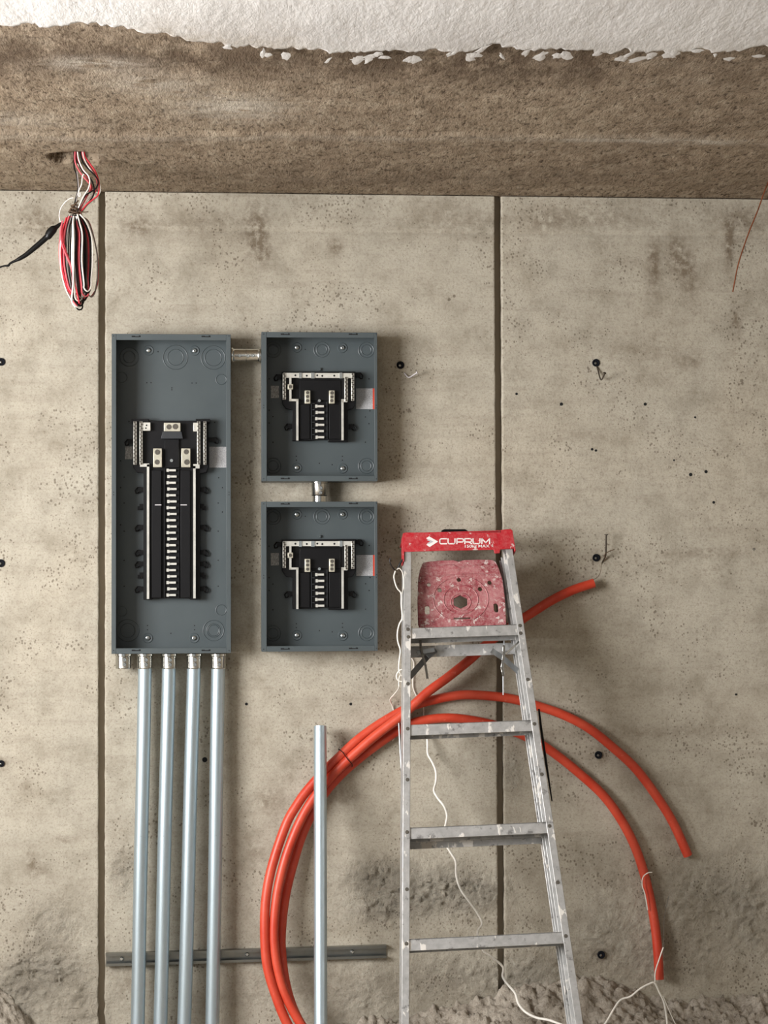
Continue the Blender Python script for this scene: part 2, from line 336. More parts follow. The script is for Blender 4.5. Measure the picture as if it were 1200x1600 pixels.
def panel_mesh(name, x0, x1, fx0, fx1, ztop):
    "concrete panel: fine grid where the photo looks, plain edges all round"
    cell = 0.006
    xs = [x0] if x0 < fx0 - 1e-6 else []; xs += list(np.linspace(fx0, fx1, max(2, int((fx1 - fx0) / cell)))); xs += [x1] if x1 > fx1 + 1e-6 else []
    if x0 >= fx0 - 1e-6: xs.insert(1, xs[0] + .0032)
    if x1 <= fx1 + 1e-6: xs.insert(-1, xs[-1] - .0016)
    zs = [0.0, 0.1] + list(np.linspace(0.16, ztop, int((ztop - 0.16) / cell)))
    nx, nz = len(xs), len(zs); v = []; st = []; rr = []
    for z in zs:
        for x in xs:
            inn = fx0 - .01 <= x <= fx1 + .01
            rg = gsum(ROUGH, x, z) if inn and z < 1.3 else 0.0
            y = -wall_height(x, z, rg) if inn and z > 0.1 else 0.0
            jx = 0.0
            if inn and z > .1 and (x == xs[0] or x == xs[-1]) and x > -0.5 and x < 0.9: jx = 0.0016 * fbm(x * 3, z * 26, 9.0, 4) + (0.003 * max(0, 1.0 - z) * fbm(x, z * 40, 2.0, 4))
            if inn and x == xs[0] and x0 >= fx0 - 1e-6: y += .0034 + .002 * fbm(3, z * 30, 1, 3)
            elif inn and x == xs[-1] and x1 <= fx1 + 1e-6: y += .0016
            v.append((x + jx, y, z)); st.append(gsum(STAIN, x, z) if inn else 0); rr.append(rg)
    f = [(j * nx + i, j * nx + i + 1, (j + 1) * nx + i + 1, (j + 1) * nx + i) for j in range(nz - 1) for i in range(nx - 1)]
    # returns into the groove
    for (col, sgn) in ((0, 1), (nx - 1, -1)):
        n = len(v)
        for j in range(nz):
            q = v[j * nx + col]; v.append((q[0], 0.036, q[2])); st.append(0.5); rr.append(0)
        for j in range(nz - 1):
            a, b, c, d2 = j * nx + col, n + j, n + j + 1, (j + 1) * nx + col
            f.append((a, d2, c, b) if sgn > 0 else (a, b, c, d2))
    n = len(v)
    for i in range(nx):
        q = v[(nz - 1) * nx + i]; v.append((q[0], 0.036, q[2])); st.append(0.5); rr.append(0)
    for i in range(nx - 1): f.append(((nz - 1) * nx + i, (nz - 1) * nx + i + 1, n + i + 1, n + i))
    me = bpy.data.meshes.new(name); me.from_pydata(v, [], f); me.materials.append(M['wall'])
    for nm, arr in (('stain', st), ('rough', rr)):
        at = me.attributes.new(nm, 'FLOAT', 'POINT'); at.data.foreach_set('value', arr)
    me.shade_smooth(); me.set_sharp_from_angle(angle=math.radians(60))
    return link(name, me, wb)
ZT = H - 0.004
panel_mesh('concrete_panel', XL, GL[0], P(-30, 900, 0).x, GL[0], ZT)['label'] = 'concrete wall panel left of the left groove'
panel_mesh('concrete_panel', GL[1], GR[0], GL[1], GR[0], ZT)['label'] = 'concrete wall panel between the two grooves'
panel_mesh('concrete_panel', GR[1], XR, GR[1], P(1230, 900, 0).x, ZT)['label'] = 'concrete wall panel right of the right groove'

# ceiling slab, with a broken-out hole for the wires
HC = (P(124, 247, 0.47).x, 0.475)
def ceil_mesh():
    xs = [XL, -1.2] + list(np.linspace(-0.95, 2.0, 250)) + [2.3, XR]
    ds = [-0.1] + list(np.linspace(0.0, 2.25, 230)) + [2.6, 4.0, 7.0, -YB]
    v = []; st = []; pl = []
    RID = lambda x: 0.80 + 0.03 * math.sin(2.1 * x) + 0.02 * x
    for d in ds:
        for x in xs:
            inn = -1 < x < 2.1 and d < 2.4
            z = H
            if inn and d > 0.006:
                z += 0.006 * fbm(x * 2, d * 2.6, 1, 4) + 0.0035 * fbm(x * 12, d * 18, 4, 4)
                z += 0.010 * (1 / (1 + math.exp(-(d - RID(x)) / 0.012))) - 0.004 * math.exp(-((d - RID(x)) / 0.012) ** 2)
                a = (x - HC[0]) / 0.072; b = (d - HC[1]) / (0.075 + 0.012 * math.sin(x * 70)); q = a * a + b * b + 0.35 * fbm(x * 22, d * 22, 8, 3)
                if q < 1.25: z += 0.10 * min(1, (1.25 - q) * 2.2)
                z = max(z, H - 0.004)
            v.append((x, -d, z))
            s = 0; p = 0
            if inn:
                ux = 1.0
                s = 0.9 * math.exp(-((d - 1.58) / 0.22) ** 2) * (1 if x < 0.9 else 0.45) + 0.5 * math.exp(-((d - 0.28) / 0.16) ** 2) * (0.6 + 0.4 * math.sin(x * 3))
                p = 1.0 * math.exp(-((x - 0.0) / 0.14) ** 2 - ((d - 1.08) / 0.13) ** 2) + 0.9 * math.exp(-((x + 0.33) / 0.10) ** 2 - ((d - 1.50) / 0.06) ** 2) + 0.6 * math.exp(-((x + 0.2) / 0.12) ** 2 - ((d - 1.32) / 0.10) ** 2) + 0.75 * math.exp(-((d - RID(x) + 0.03) / 0.035) ** 2) * (0.35 + 0.65 * (x > 0.9) * (fbm(x * 3, 0, 0, 2) > -.2)) + .5 * math.exp(-((d - .9) / .1) ** 2 - ((x + .7) / .25) ** 2)
            st.append(min(1, s)); pl.append(min(1, p))
    nx = len(xs); f = [(j * nx + i, (j + 1) * nx + i, (j + 1) * nx + i + 1, j * nx + i + 1) for j in range(len(ds) - 1) for i in range(nx - 1)]
    me = bpy.data.meshes.new('ceiling'); me.from_pydata(v, [], f); me.materials.append(M['ceil'])
    for nm, arr in (('stain', st), ('pale', pl)):
        at = me.attributes.new(nm, 'FLOAT', 'POINT'); at.data.foreach_set('value', arr)
    me.shade_smooth(); return me
ceiling = struct(link('ceiling', ceil_mesh()), 'rough brown concrete slab overhead with a white plastered strip', 'ceiling')
single_slab = MB().box((XL, YB, H + 0.16), (XR, 0.12, H + 0.24)).build('slab_backing', M['shell'], ceiling)

def edge_d(x):
    "distance from the wall at which the white coat starts, read along the photo's ragged edge"
    px = 366 + x * 704
    py = lerp([0, 100, 200, 225, 300, 380, 450, 480, 560, 680, 760, 820, 900, 1000, 1100, 1200], [38, 39, 42, 50, 62, 74, 78, 77, 84, 82, 76, 75, 77, 80, 80, 78], px)
    v = ray(px, py); t = (H - 0.004 - CP.z) / v.z
    return -(CP + v * t).y
def plaster_mesh():
    xs = [XL, -1.3] + list(np.linspace(-0.95, 2.0, 420)) + [2.3, XR]; v = []; th = []; f = []
    ofs = [0.0, 0.006, 0.02, 0.04, 0.07, 0.1, 0.14, 0.18, 0.23, 0.28, 0.36, 0.5, 1.0, 3.0]
    for x in xs:
        e = edge_d(x) + 0.010 * fbm(x * 9, 0.3, 0, 5) + 0.028 * mnoise.fractal(Vector((x * 14, 0.7, 2)), 0.35, 2.3, 7) + 0.03 * max(0, fbm(x * 25, 3, 2, 4)) * (x > .3)
        for k, o in enumerate(ofs):
            d = min(e + o, -YB)
            z = H - (0.0 if k == 0 else 0.006 + 0.003 * fbm(x * 8, d * 8, 6, 3)) + (0.004 if k == 0 else 0)
            v.append((x, -d, z))
            zone = 0.25 + 0.75 * max(0, min(1, (x + .24) / .08, (.2 - x) / .08))
            th.append(zone * math.exp(-o / (0.03 + 0.10 * zone)))
    n = len(ofs)
    for i in range(len(xs) - 1):
        for k in range(n - 1): f.append((i * n + k, i * n + k + 1, (i + 1) * n + k + 1, (i + 1) * n + k))
    rnd = random.Random(5)                                   # smears of plaster just beyond the edge
    for i in range(46):
        x = rnd.uniform(-.1, 1.35) if i > 8 else rnd.uniform(.2, .55); d = edge_d(x) - rnd.uniform(-.01, .075); w = rnd.uniform(.005, .022); h = rnd.uniform(.015, .05); a0 = rnd.uniform(-.35, .35); s = len(v); n2 = 11
        for k in range(n2):
            a = 2 * math.pi * k / n2; r_ = rnd.uniform(.55, 1.1); ex = math.cos(a) * w * r_; ey = math.sin(a) * h * r_
            v.append((x + ex * math.cos(a0) - ey * math.sin(a0), -d + ex * math.sin(a0) + ey * math.cos(a0), H - .0062)); th.append(rnd.uniform(0, .6))
        v.append((x, -d, H - .008)); th.append(0.1); f += [(s + k, s + (k + 1) % n2, s + n2) for k in range(n2)]
    me = bpy.data.meshes.new('plaster_coat'); me.from_pydata(v, [], f); me.materials.append(M['plaster'])
    at = me.attributes.new('thin', 'FLOAT', 'POINT'); at.data.foreach_set('value', th)
    me.shade_smooth(); return me
pc = link('plaster_coat', plaster_mesh(), ceiling); pc['label'] = 'ragged-edged coat of white plaster'

struct(MB().box((XL, YB, -0.15), (XR, 0.12, 0.0)).build('floor', M['floor']), 'dusty concrete floor', 'floor')
wl = MB(); t0, t1 = XL - 0.15, XL
wl.box((t0, YB, 0), (t1, WIN_Y0, H)).box((t0, WIN_Y1, 0), (t1, 0.12, H)).box((t0, WIN_Y0, 0), (t1, WIN_Y1, WIN_Z0)).box((t0, WIN_Y0, WIN_Z1), (t1, WIN_Y1, H))
struct(wl.build('wall_left', M['shell']), 'plain concrete side wall with an unglazed window opening')
struct(MB().box((XR, YB, 0), (XR + 0.15, 0.12, H)).build('wall_right', M['shell']), 'plain concrete side wall on the right')

# crumbled mortar heaped along the foot of the wall
def heap(name, x0, x1, crest, label, seed):
    ds = list(np.linspace(0.002, 0.26, 46)) + [0.3, 0.36, 0.42, 0.5, 0.6]
    nx = int((x1 - x0) / 0.0065); xs = np.linspace(x0, x1, nx); v = []; nd = len(ds)
    for x in xs:
        c = crest(x)
        for d in ds:
            fall = max(0, 1 - (max(d, 0) / 0.62)) ** 1.4; e = min(1, (x - x0) / 0.06, (x1 - x) / 0.06)
            n1 = fbm(x * 5, d * 6, seed, 4); n2 = abs(fbm(x * 16, d * 18, seed + 3, 4)); n3 = abs(fbm(x * 38, d * 42, seed + 7, 3)); cell = mnoise.voronoi(Vector((x * 34, d * 38, seed)))[0][0]
            z = c * fall + (0.018 * n1 + 0.026 * n2 + 0.024 * n3 - 0.022 * cell) * min(1, fall * 1.6)
            if d >= 0.59: z = -0.01
            v.append((x + 0.006 * n1, -d, max(z * max(e, 0), -0.01)))
    f = [(i * nd + k, (i + 1) * nd + k, (i + 1) * nd + k + 1, i * nd + k + 1) for i in range(nx - 1) for k in range(nd - 1)]
    me = bpy.data.meshes.new(name); me.from_pydata(v, [], f); me.materials.append(M['rubble']); me.shade_smooth()
    org = Vector((x0, 0, 0)); 
    for q in me.vertices: q.co -= org
    o = link(name, me, None, org); tag(o, label, 'rubble'); o['kind'] = 'stuff'; return o
CR = [(430, 1650), (520, 1606), (600, 1592), (680, 1582), (730, 1568), (770, 1557), (820, 1540), (870, 1532), (930, 1530), (975, 1540), (1000, 1548), (1045, 1562), (1080, 1562), (1120, 1556), (1160, 1560), (1200, 1552), (1300, 1550)]
cxs = [P(a, b, 0.03).x for a, b in CR]; czs = [P(a, b, 0.03).z for a, b in CR]
heap('rubble_heap', cxs[0], cxs[-1], lambda x: lerp(cxs, czs, x), 'crumbled grey mortar and dirt heaped along the wall foot on the right', 2.0)
CL = [(-140, 1500), (-40, 1515), (0, 1548), (20, 1572), (40, 1600), (70, 1640), (110, 1700)]
lxs = [P(a, b, 0.06).x for a, b in CL]; lzs = [P(a, b, 0.06).z for a, b in CL]
heap('rubble_heap', lxs[0], lxs[-1], lambda x: max(0, lerp(lxs, lzs, x)), 'small mound of dirt in the lower left corner', 9.0)


# ------------------------------------------------------------------ the three panel boxes
DEP = 0.100                                    # depth of an enclosure
def disc(mb, px, py, r, d0, d1, n=14, r2=None):
    c = P(px, py, d1); k = S(d1)
    return mb.lathe([(r * k, 0), ((r2 or r) * k, d1 - d0)], (c.x, -d0, c.z), (0, -1, 0), n)
def enclosure(root, x0, y0, x1, y1, fl, fr, ft, fb):
    a = P(x0, y0, DEP); b = P(x1, y1, DEP); k = S(DEP); t = 0.002
    MB().box((a.x, -0.002, b.z), (b.x, -0.004, a.z)).build('back_plate', M['grey'], root)
    for xa, xb in ((a.x, a.x + t), (b.x - t, b.x)):
        MB().box((xa, -0.002, b.z), (xb, -DEP, a.z)).build('side_wall', M['grey'], root)
    for za, zb in ((a.z, a.z - t), (b.z + t, b.z)):
        MB().box((a.x + t, -0.002, za), (b.x - t, -DEP + .001, zb)).build('end_wall', M['grey'], root)
    # folded front flanges, each with its screw holes
    for xa, xb, px in ((a.x, a.x + fl * k, x0 + fl * .45), (b.x - fr * k, b.x, x1 - fr * .45)):
        f = MB().box((xa, -DEP + t, b.z), (xb, -DEP - .0008, a.z)).build('front_flange', M['grey'], root, 0.0007)
        for py in (y0 + 3.5, (y0 + y1) / 2 - 2, (y0 + y1) / 2 + 2, y1 - 4):
            disc(MB(), px, py, 0.8, DEP - .001, DEP + .0012, 8).build('screw_hole', M['hole'], f)
    for za, zb, py, sl in ((a.z, a.z - ft * k, y0 + ft * .45, 1), (b.z + fb * k, b.z, y1 - fb * .5, 1)):
        f = MB().box((a.x + fl * k, -DEP + t + .0005, za), (b.x - fr * k, -DEP, zb)).build('front_flange', M['grey'], root, 0.0007)
        for q in (0.205, 0.79):
            px = x0 + (x1 - x0) * q
            MB().pbox(px - 7, py - 1.2, px + 7, py + 1.0, DEP - .003, DEP + .0006).build('lance_slot', M['hole'], f)
            MB().pbox(px - 1.5, py - 2.0, px + 4.5, py - .4, DEP - .003, DEP + .003).build('lance_tab', M['grey'], f)
BK = 0.004
def knockouts(root, lst):
    for px, py, rs in lst:
        mb = MB(); c = P(px, py, BK)
        for r in rs: mb.ring((c.x, -BK, c.z), r * S(BK), 0.0016, n=32, k=6)
        mb.build('knockout', M['grey'], root)
def bolts(root, lst):
    for i, (px, py) in enumerate(lst):
        c = P(px, py, BK)
        d = MB().lathe([(8 * S(), 0), (7.2 * S(), .0022), (5.2 * S(), .0022), (3.5 * S(), 0.0006)], (c.x, -BK, c.z), (0, -1, 0), 20).build('bolt_dimple', M['grey'], root)
        MB().lathe([(3.6 * S(), 0), (3.6 * S(), .004), (3.0 * S(), .0065), (1.8 * S(), .0075), (0.9 * S(), .0055), (0, .0055)], (c.x, -BK - .0004, c.z), (0, -1, 0.12 * (i % 2)), 12).build('mounting_bolt', M['bolt'], d)
def dots(root, lst, r=1.0):
    me = None
    for px, py in lst:
        c = P(px, py, BK); c = Vector((c.x, -BK, c.z))
        if me is None:
            mb = MB().lathe([(r * S(), 0), (r * S(), .0004), (0, .0004)], (0, 0, 0), (0, -1, 0), 8); me = mb.mesh('punched_hole', M['hole'])
        link('punched_hole', me, root, c - root.location)
def screwbar(root, x0, y0, x1, y1, d0, d1, n, name='neutral_bar'):
    "terminal bar with its row of screws"
    b = MB().pbox(x0, y0, x1, y1, d0, d1).build(name, M['tin'], root, 0.0006)
    w = x1 - x0; me = None
    for i in range(n):
        py = y0 + (i + .5) * (y1 - y0) / n; c = P((x0 + x1) / 2 + (.35 if i % 2 else -.35) * w * .3, py, d1)
        if me is None:
            me = MB().lathe([(w * .34 * S(), 0), (w * .34 * S(), .002), (w * .2 * S(), .002), (w * .14 * S(), .0004), (0, .0004)], (0, 0, 0), (0, -1, 0), 8).mesh('terminal_screw', M['lugdark'])
        link('terminal_screw', me, b, Vector((c.x, -d1, c.z)) - root.location)
    return b
def strip(root, pts, w, d0, d1, name, mat):
    "flat bar of constant pixel width running through pixel points, mitred by squares"
    mb = MB()
    for (xa, ya), (xb, yb) in zip(pts, pts[1:]):
        h = w / 2
        mb.pbox(min(xa, xb) - h, min(ya, yb) - h, max(xa, xb) + h, max(ya, yb) + h, d0, d1)
    return mb.build(name, mat, root)
def lug(root, x0, y0, x1, y1, d0, d1, screws):
    l = MB().pbox(x0, y0, x1, y1, d0, d1).build('lug', M['lug'], root, 0.0012)
    for px, py, r in screws:
        c = P(px, py, d1)
        MB().lathe([(r * S(), 0), (r * S(), .0012), (r * .6 * S(), .0014), (r * .5 * S(), .0003), (0, .0003)], (c.x, -d1, c.z), (0, -1, 0), 12).build('lug_screw', M['lugdark'], l)
def stabs(root, ys, x0, x1, d0, d1, alt):
    w = (x1 - x0) * S(d1); h = 3.2 * S(d1); me = MB().box((-w / 2, 0, -h / 2), (w / 2, -(d1 - d0), h / 2)).box((-w / 2, -.001, -h * .75), (-w / 2 + w * .25, -(d1 - d0) - .001, h * .75)).mesh('bus_stab', M['tin'])
    for i, py in enumerate(ys):
        c = P((x0 + x1) / 2 + (alt if i % 2 else -alt), py, d1)
        link('bus_stab', me, root, Vector((c.x, -d0, c.z)) - root.location)
_ear = {}
def ear(root, px, py, bx, s, open_=True):
    "moulded ear on the side of the black base: short arm and tilted loop; s = -1 left, 1 right"
    key = (s, round(abs(px - bx)), open_)
    if key not in _ear:
        k = S(.02); mb = MB(); L = abs(px - bx) * k
        mb.box((0, 0, -2.5 * k), (-s * (L - 1 * k), -.014, 4.5 * k))
        if open_:
            a = [(-3.2, 4.2), (1.0, 4.2), (4.6, -0.6), (3.4, -4.8), (0.2, -4.4), (-4.2, 0.8)]
            mb.tube([Vector((s * x * k, -.008, z * k)) for x, z in a], 1.15 * k, 6, closed=True)
        else:
            mb.box((-s * L * .4, 0, -5 * k), (s * 3 * k, -.010, 1 * k))
        _ear[key] = mb.mesh('mounting_ear', M['black'])
    c = P(px, py, .012); link('mounting_ear', _ear[key], root, Vector((c.x, -BK, c.z)) - root.location)
def base(root, outline, d0, d1):
    pts = [P(x, y, d1) for x, y in outline]
    return MB().prism([(p.x, -d1, p.z) for p in pts], (0, d1 - d0, 0)).build('interior_base', M['black'], root, 0.0012)

# --- the tall panel
R1 = (174.5, 521.5, 361.0, 1020.5)
c = P(268, 1020.5, 0)
tall = thing('load_center_panel', (c.x, -0.0, c.z), 'tall open grey electrical panel box with a long double row of breaker slots', 'electrical panel', 'open grey panel boxes')
enclosure(tall, *R1, 7, 7, 9.5, 8.5)
knockouts(tall, [(202, 558, (14.5, 9)), (274, 558.5, (19, 12.5)), (333, 559, (18.5, 13)), (190.5, 590, (8,)), (345.5, 593, (8,)), (200, 985, (17, 11)), (333.5, 985, (16, 10.5, 8.5)), (345.5, 953, (8,)), (191, 955, (7.5,))])
bolts(tall, [(232.5, 547.5), (304, 548), (231, 997), (303.5, 997)])
dots(tall, [(247, 549.5), (229.5, 598), (236, 598), (300, 598.5), (306.5, 598.5), (194, 745.5), (341.7, 746.5), (188.5, 762), (347.5, 762), (194, 786), (341, 786), (194, 830), (341, 830), (194, 875.5), (341, 875.5), (194, 916), (341, 916), (230.5, 977.5), (230.5, 984), (304, 977.5), (304, 984), (267, 989.5), (188.5, 720), (366 - 12, 722), (201.5, 658.5), (335.5, 660), (268.5, 606), (268.5, 609), (188.5, 820), (347.5, 800)])
base(tall, [(209, 657.5), (325, 657.5), (326, 729), (322.5, 738), (312.5, 740), (312.5, 937), (297, 937), (295, 935), (239, 935), (238, 937), (224, 937), (224, 739), (214, 738), (208, 729)], .006, .034)
for a, b in ((205.5, 232), (306, 328)):
    MB().pbox(a, 654.5, b, 660, .006, .040).build('corner_block', M['black'], tall)
MB().pbox(237, 735, 252, 934, .03, .044).build('breaker_rail', M['black'], tall, 0.001)
MB().pbox(282, 735, 297, 934, .03, .044).build('breaker_rail', M['black'], tall, 0.001)
for xx in (257, 279): MB().pbox(xx - 1, 732, xx + 1, 934, .03, .042).build('divider_rib', M['black'], tall)
for xx in (247, 287): MB().pbox(xx - 5, 788.2, xx + 5, 789.6, .03, .0455).build('seam_mark', M['silver'], tall)
MB().pbox(257, 686, 280, 731, .03, .042).build('center_block', M['black'], tall, 0.0015)
for x0, x1 in ((208.4, 213.6), (218, 222.8), (308, 313), (318, 322.6)): screwbar(tall, x0, 658.5, x1, 726, .03, .052, 22)
MB().pbox(223.5, 660, 235, 673, .03, .05).build('bonding_block', M['tin'], tall, 0.0006)
MB().pbox(302, 660.5, 308, 674, .03, .05).build('bonding_block', M['tin'], tall, 0.0006)
for px, py in ((229, 664.5), (228, 669)): disc(MB(), px, py, 1.3, .05, .0506, 8).build('bonding_screw_hole', M['hole'], tall)
lug(tall, 256, 660.5, 282, 674, .03, .058, [(264, 667, 4), (274, 666.5, 4.4)])
q = [P(x, y, .05) for x, y in ((254, 674), (283.5, 674), (286, 685.5), (251.5, 685.5))]
MB().prism([(p.x, -.052, p.z) for p in q], (0, .02, 0)).build('lug_hood', M['hood'], tall, 0.001)
lug(tall, 239.3, 700.5, 253, 730, .03, .058, [(246, 706.5, 4.2), (245.5, 722, 4.0)])
lug(tall, 283.3, 700.5, 297.5, 730, .03, .058, [(291, 706, 4.0), (292, 722, 4.4)])
disc(MB(), 268, 719.5, 3, .04, .046, 12, 2.4).build('center_screw', M['bolt'], tall)
strip(tall, [(220.5, 726), (231.3, 727.5), (231.3, 934)], 3.6, .03, .050, 'neutral_rail', M['tin'])
strip(tall, [(310, 727), (303.8, 730), (303.8, 933)], 3.8, .03, .050, 'neutral_rail', M['tin'])
stabs(tall, [734.8 + 9.75 * i for i in range(21)], 260.8, 275.2, .036, .052, 0.6)
for py in (766, 825, 882, 921): ear(tall, 216, py, 225, -1); ear(tall, 321, py, 312, 1)
ear(tall, 216, 864, 225, -1); ear(tall, 321, 864, 312, 1)
for py in (792, 899): ear(tall, 218, py, 225, -1, False); ear(tall, 319, py, 312, 1, False)
ear(tall, 200, 691, 209, -1); ear(tall, 337, 688, 325, 1)
MB().pbox(195.5, 697.5, 207.5, 717.5, BK, BK + .0006).build('serial_label', M['labdim'], tall, label='small grey label')
MB().pbox(327, 698, 353.5, 730.5, BK, BK + .0006).build('rating_label', M['lab'], tall, label='silver rating label')

# --- the two short panels (the lower is a copy of the upper)
R2 = (408.5, 518.5, 590.0, 752.0)
c = P(499, 752, 0)
short = thing('load_center_panel', (c.x, 0.0, c.z), 'upper short open grey panel box, joined by a coupling to the tall one', 'electrical panel', 'open grey panel boxes')
enclosure(short, *R2, 8, 4.5, 8.5, 8.5)
knockouts(short, [(502.5, 546.5, (12, 8)), (572, 547, (12, 8)), (427, 547, (12, 8)), (427, 727.5, (12, 8)), (572, 728, (12, 8))])
bolts(short, [(464, 543), (535, 543.5), (464, 731), (535.5, 732)])
dots(short, [(477, 546), (463, 713), (463, 719), (535, 713), (535, 719), (499, 724), (426.5, 651), (426.5, 691), (571, 651.5), (571, 691), (420.5, 661), (576.5, 662), (420.5, 592), (576.5, 592), (420.5, 641), (578, 642), (519, 726)])
disc(MB(), 499, 577, 2.4, BK, .012, 10).build('hanger_screw', M['grey'], short)
base(short, [(440.5, 580.5), (555.5, 580.5), (555.5, 630), (552, 638), (543.5, 640), (543.5, 690.5), (513, 690.5), (513, 687), (491, 687), (489, 688.5), (457, 688.5), (457, 640), (447, 638), (441, 630)], .006, .034)
for a, b in ((468, 484), (514, 532)): MB().pbox(a, 632, b, 686, .03, .043).build('breaker_rail', M['black'], short, 0.001)
for xx in (486.5, 511): MB().pbox(xx - .6, 628, xx + .6, 686, .03, .042).build('divider_rib', M['hood'], short)
for i in range(6): MB().pbox(488, 629.8 + 9.7 * i, 491.5, 631 + 9.7 * i, .03, .042).build('pole_mark', M['hood'], short)
MB().pbox(468, 594, 532, 626, .03, .040).build('cover_plate', M['black'], short, 0.001)
tb = strip(short, [(447, 586.6), (546, 586.6)], 8.0, .036, .050, 'neutral_strap', M['tin'])
for px, py in ((461.5, 586.5), (479.3, 587), (495.7, 586.5), (503.5, 587.3), (522.3, 587)): disc(MB(), px, py, 1.6, .05, .0506, 8).build('strap_hole', M['hole'], short)
for a, b in ((467, 471.5), (486, 491.5), (530.5, 535)): MB().pbox(a, 582.3, b, 591.2, .05, .0535).build('strap_rib', M['bolt'], short)
screwbar(short, 441.8, 583, 446.8, 624, .03, .052, 13); screwbar(short, 538.4, 589, 543.6, 627, .03, .052, 12); screwbar(short, 548.9, 583, 553.6, 626, .03, .052, 13)
strip(short, [(453.7, 591), (453.7, 625), (464.6, 625), (464.6, 686.5)], 3.4, .03, .051, 'neutral_rail', M['tin'])
strip(short, [(541, 625.5), (535.2, 626.5), (535.2, 686)], 3.6, .03, .051, 'neutral_rail', M['tin'])
lug(short, 449.6, 600, 458, 608.5, .03, .055, [(453.8, 604.2, 2.7)])
lug(short, 476.2, 610, 485, 630.5, .03, .055, [(480.6, 613.5, 2.5), (480.6, 619.5, 2.5), (480.6, 626, 2.5)])
lug(short, 514.2, 610, 523, 630.5, .03, .055, [(518.8, 614, 2.8), (518.6, 620, 2.5), (518.4, 626, 2.5)])
disc(MB(), 499, 626, 2.8, .034, .046, 12, 2.2).build('center_screw', M['bolt'], short)
stabs(short, [634.7 + 9.68 * i for i in range(6)], 493, 506.3, .034, .052, 0.3)
ear(short, 433, 590, 441, -1); ear(short, 562.5, 587, 555, 1); ear(short, 449.5, 667, 458, -1); ear(short, 551.5, 667.5, 543, 1)
MB().pbox(423.2, 602.8, 435.8, 622, BK, BK + .0006).build('serial_label', M['labdim'], short, label='small grey label')
lb = MB().pbox(556.3, 606.8, 586, 639.2, BK, BK + .0006).build('rating_label', M['lab'], short, label='silver rating label with a red edge')
MB().pbox(582.4, 606.8, 586, 639.2, BK, BK + .001).build('red_edge', M['redstrip'], lb)
low = copy_tree(short); low.location.z -= (P(499, 752, DEP).z - P(499, 1017.8, DEP).z); low.location.x -= 0.5 * S()
low['label'] = 'lower short open grey panel box, hung below the other short one'

# ------------------------------------------------------------------ couplings and conduits
CO = 0.050
def connector(px, y0, y1, r, label, group, body=None, horiz=False, screws=()):
    k = S(CO)
    if not horiz:
        a = P(px, y0, CO); b = P(px, y1, CO)
    else:
        a = P(y0, px, CO); b = P(y1, px, CO)
    ax = (b - a).normalized(); L = (b - a).length
    t = thing('conduit_coupling' if body else 'conduit_connector', a, label, 'coupling' if body else 'connector', group)
    prof = body(k, L) if body else [(r * .96 * k, 0), (r * 1.10 * k, 0.0003), (r * 1.10 * k, .006), (r * .98 * k, .008), (r * k, .010), (r * k, L - .003), (r * 1.02 * k, L - .002), (r * .98 * k, L), (r * .86 * k, L), (r * .84 * k, L - .012), (0.0, L - .013)]
    MB().lathe(prof, a, ax, 28).build('sleeve', M['bright'], t)
    for sx, sy, rr in screws:
        c = P(sx, sy, CO + rr * k)
        MB().lathe([(2.9 * k, -.003), (2.9 * k, .0012), (2.2 * k, .0026), (0.9 * k, .0026), (0.7 * k, .0008), (0, .0008)], (c.x, -(CO + rr * k) + .0006, c.z), (0, -1, 0), 12).build('set_screw', M['bolt'], t)
    return t
CX = [193, 226.5, 264, 303, 341]; names = ['empty zinc connector at the left corner of the tall panel, no pipe in it', 'zinc connector joining the first conduit from the left to the tall panel', 'zinc connector joining the second conduit from the left to the tall panel', 'zinc connector joining the third conduit from the left to the tall panel', 'zinc connector joining the fourth conduit from the left to the tall panel']
for x, nm in zip(CX, names):
    connector(x, 1021.3, 1044.5, 12.0, nm, 'connectors under the tall panel', None, False, [(x + 2, 1031, 11.5), (x + 1.6, 1038.5, 11.5)])
XB = [215, 250.5, 288, 332]
onm = ['first', 'second', 'third', 'fourth']
for i in range(4):
    a = P(CX[i + 1], 1041, CO); b = P(XB[i], 1600, 0.068)
    e = a + (b - a) * ((0.0 - a.z) / (b.z - a.z))
    n = 24; path = [a + (e - a) * (j / n) for j in range(n + 1)]
    path = [p + Vector((0.0005 * math.sin(j * .4 + i), 0, 0)) * (j > 0) for j, p in enumerate(path)]
    single('steel_conduit', MB().tube(path, 10.7 * S(CO), 24), M['conduit'], f'{onm[i]} from the left of the four galvanised conduits rising to the tall panel', 'conduit', 'conduits under the tall panel', e)
couple = lambda k, L: [(11.6 * k, 0), (12.6 * k, .0006), (12.6 * k, .005), (11.2 * k, .008), (10.9 * k, .010), (10.9 * k, L * .49), (10.3 * k, L * .5), (10.9 * k, L * .51), (10.9 * k, L - .010), (11.2 * k, L - .008), (12.6 * k, L - .005), (12.6 * k, L - .0006), (11.6 * k, L)]
connector(555.5, 361.6, 407.6, 11, 'short zinc coupling lying level between the tall panel and the upper short one', None, couple, True, [(374.5, 555.5, 10.4), (387.5, 556, 10.4), (395, 555.5, 10.4)])
couple2 = lambda k, L: [(12.0 * k, 0), (13.6 * k, .0006), (13.6 * k, .005), (12.4 * k, .007), (12.4 * k, L * .66), (12.8 * k, L * .68), (12.2 * k, L * .70), (10.8 * k, L * .72), (10.8 * k, L)]
connector(499.0, 752.3, 784.3, 11, 'upright zinc coupling between the upper and the lower short panel', None, couple2, False, [(501.3, 762.5, 11.8), (501, 770, 11.8)])

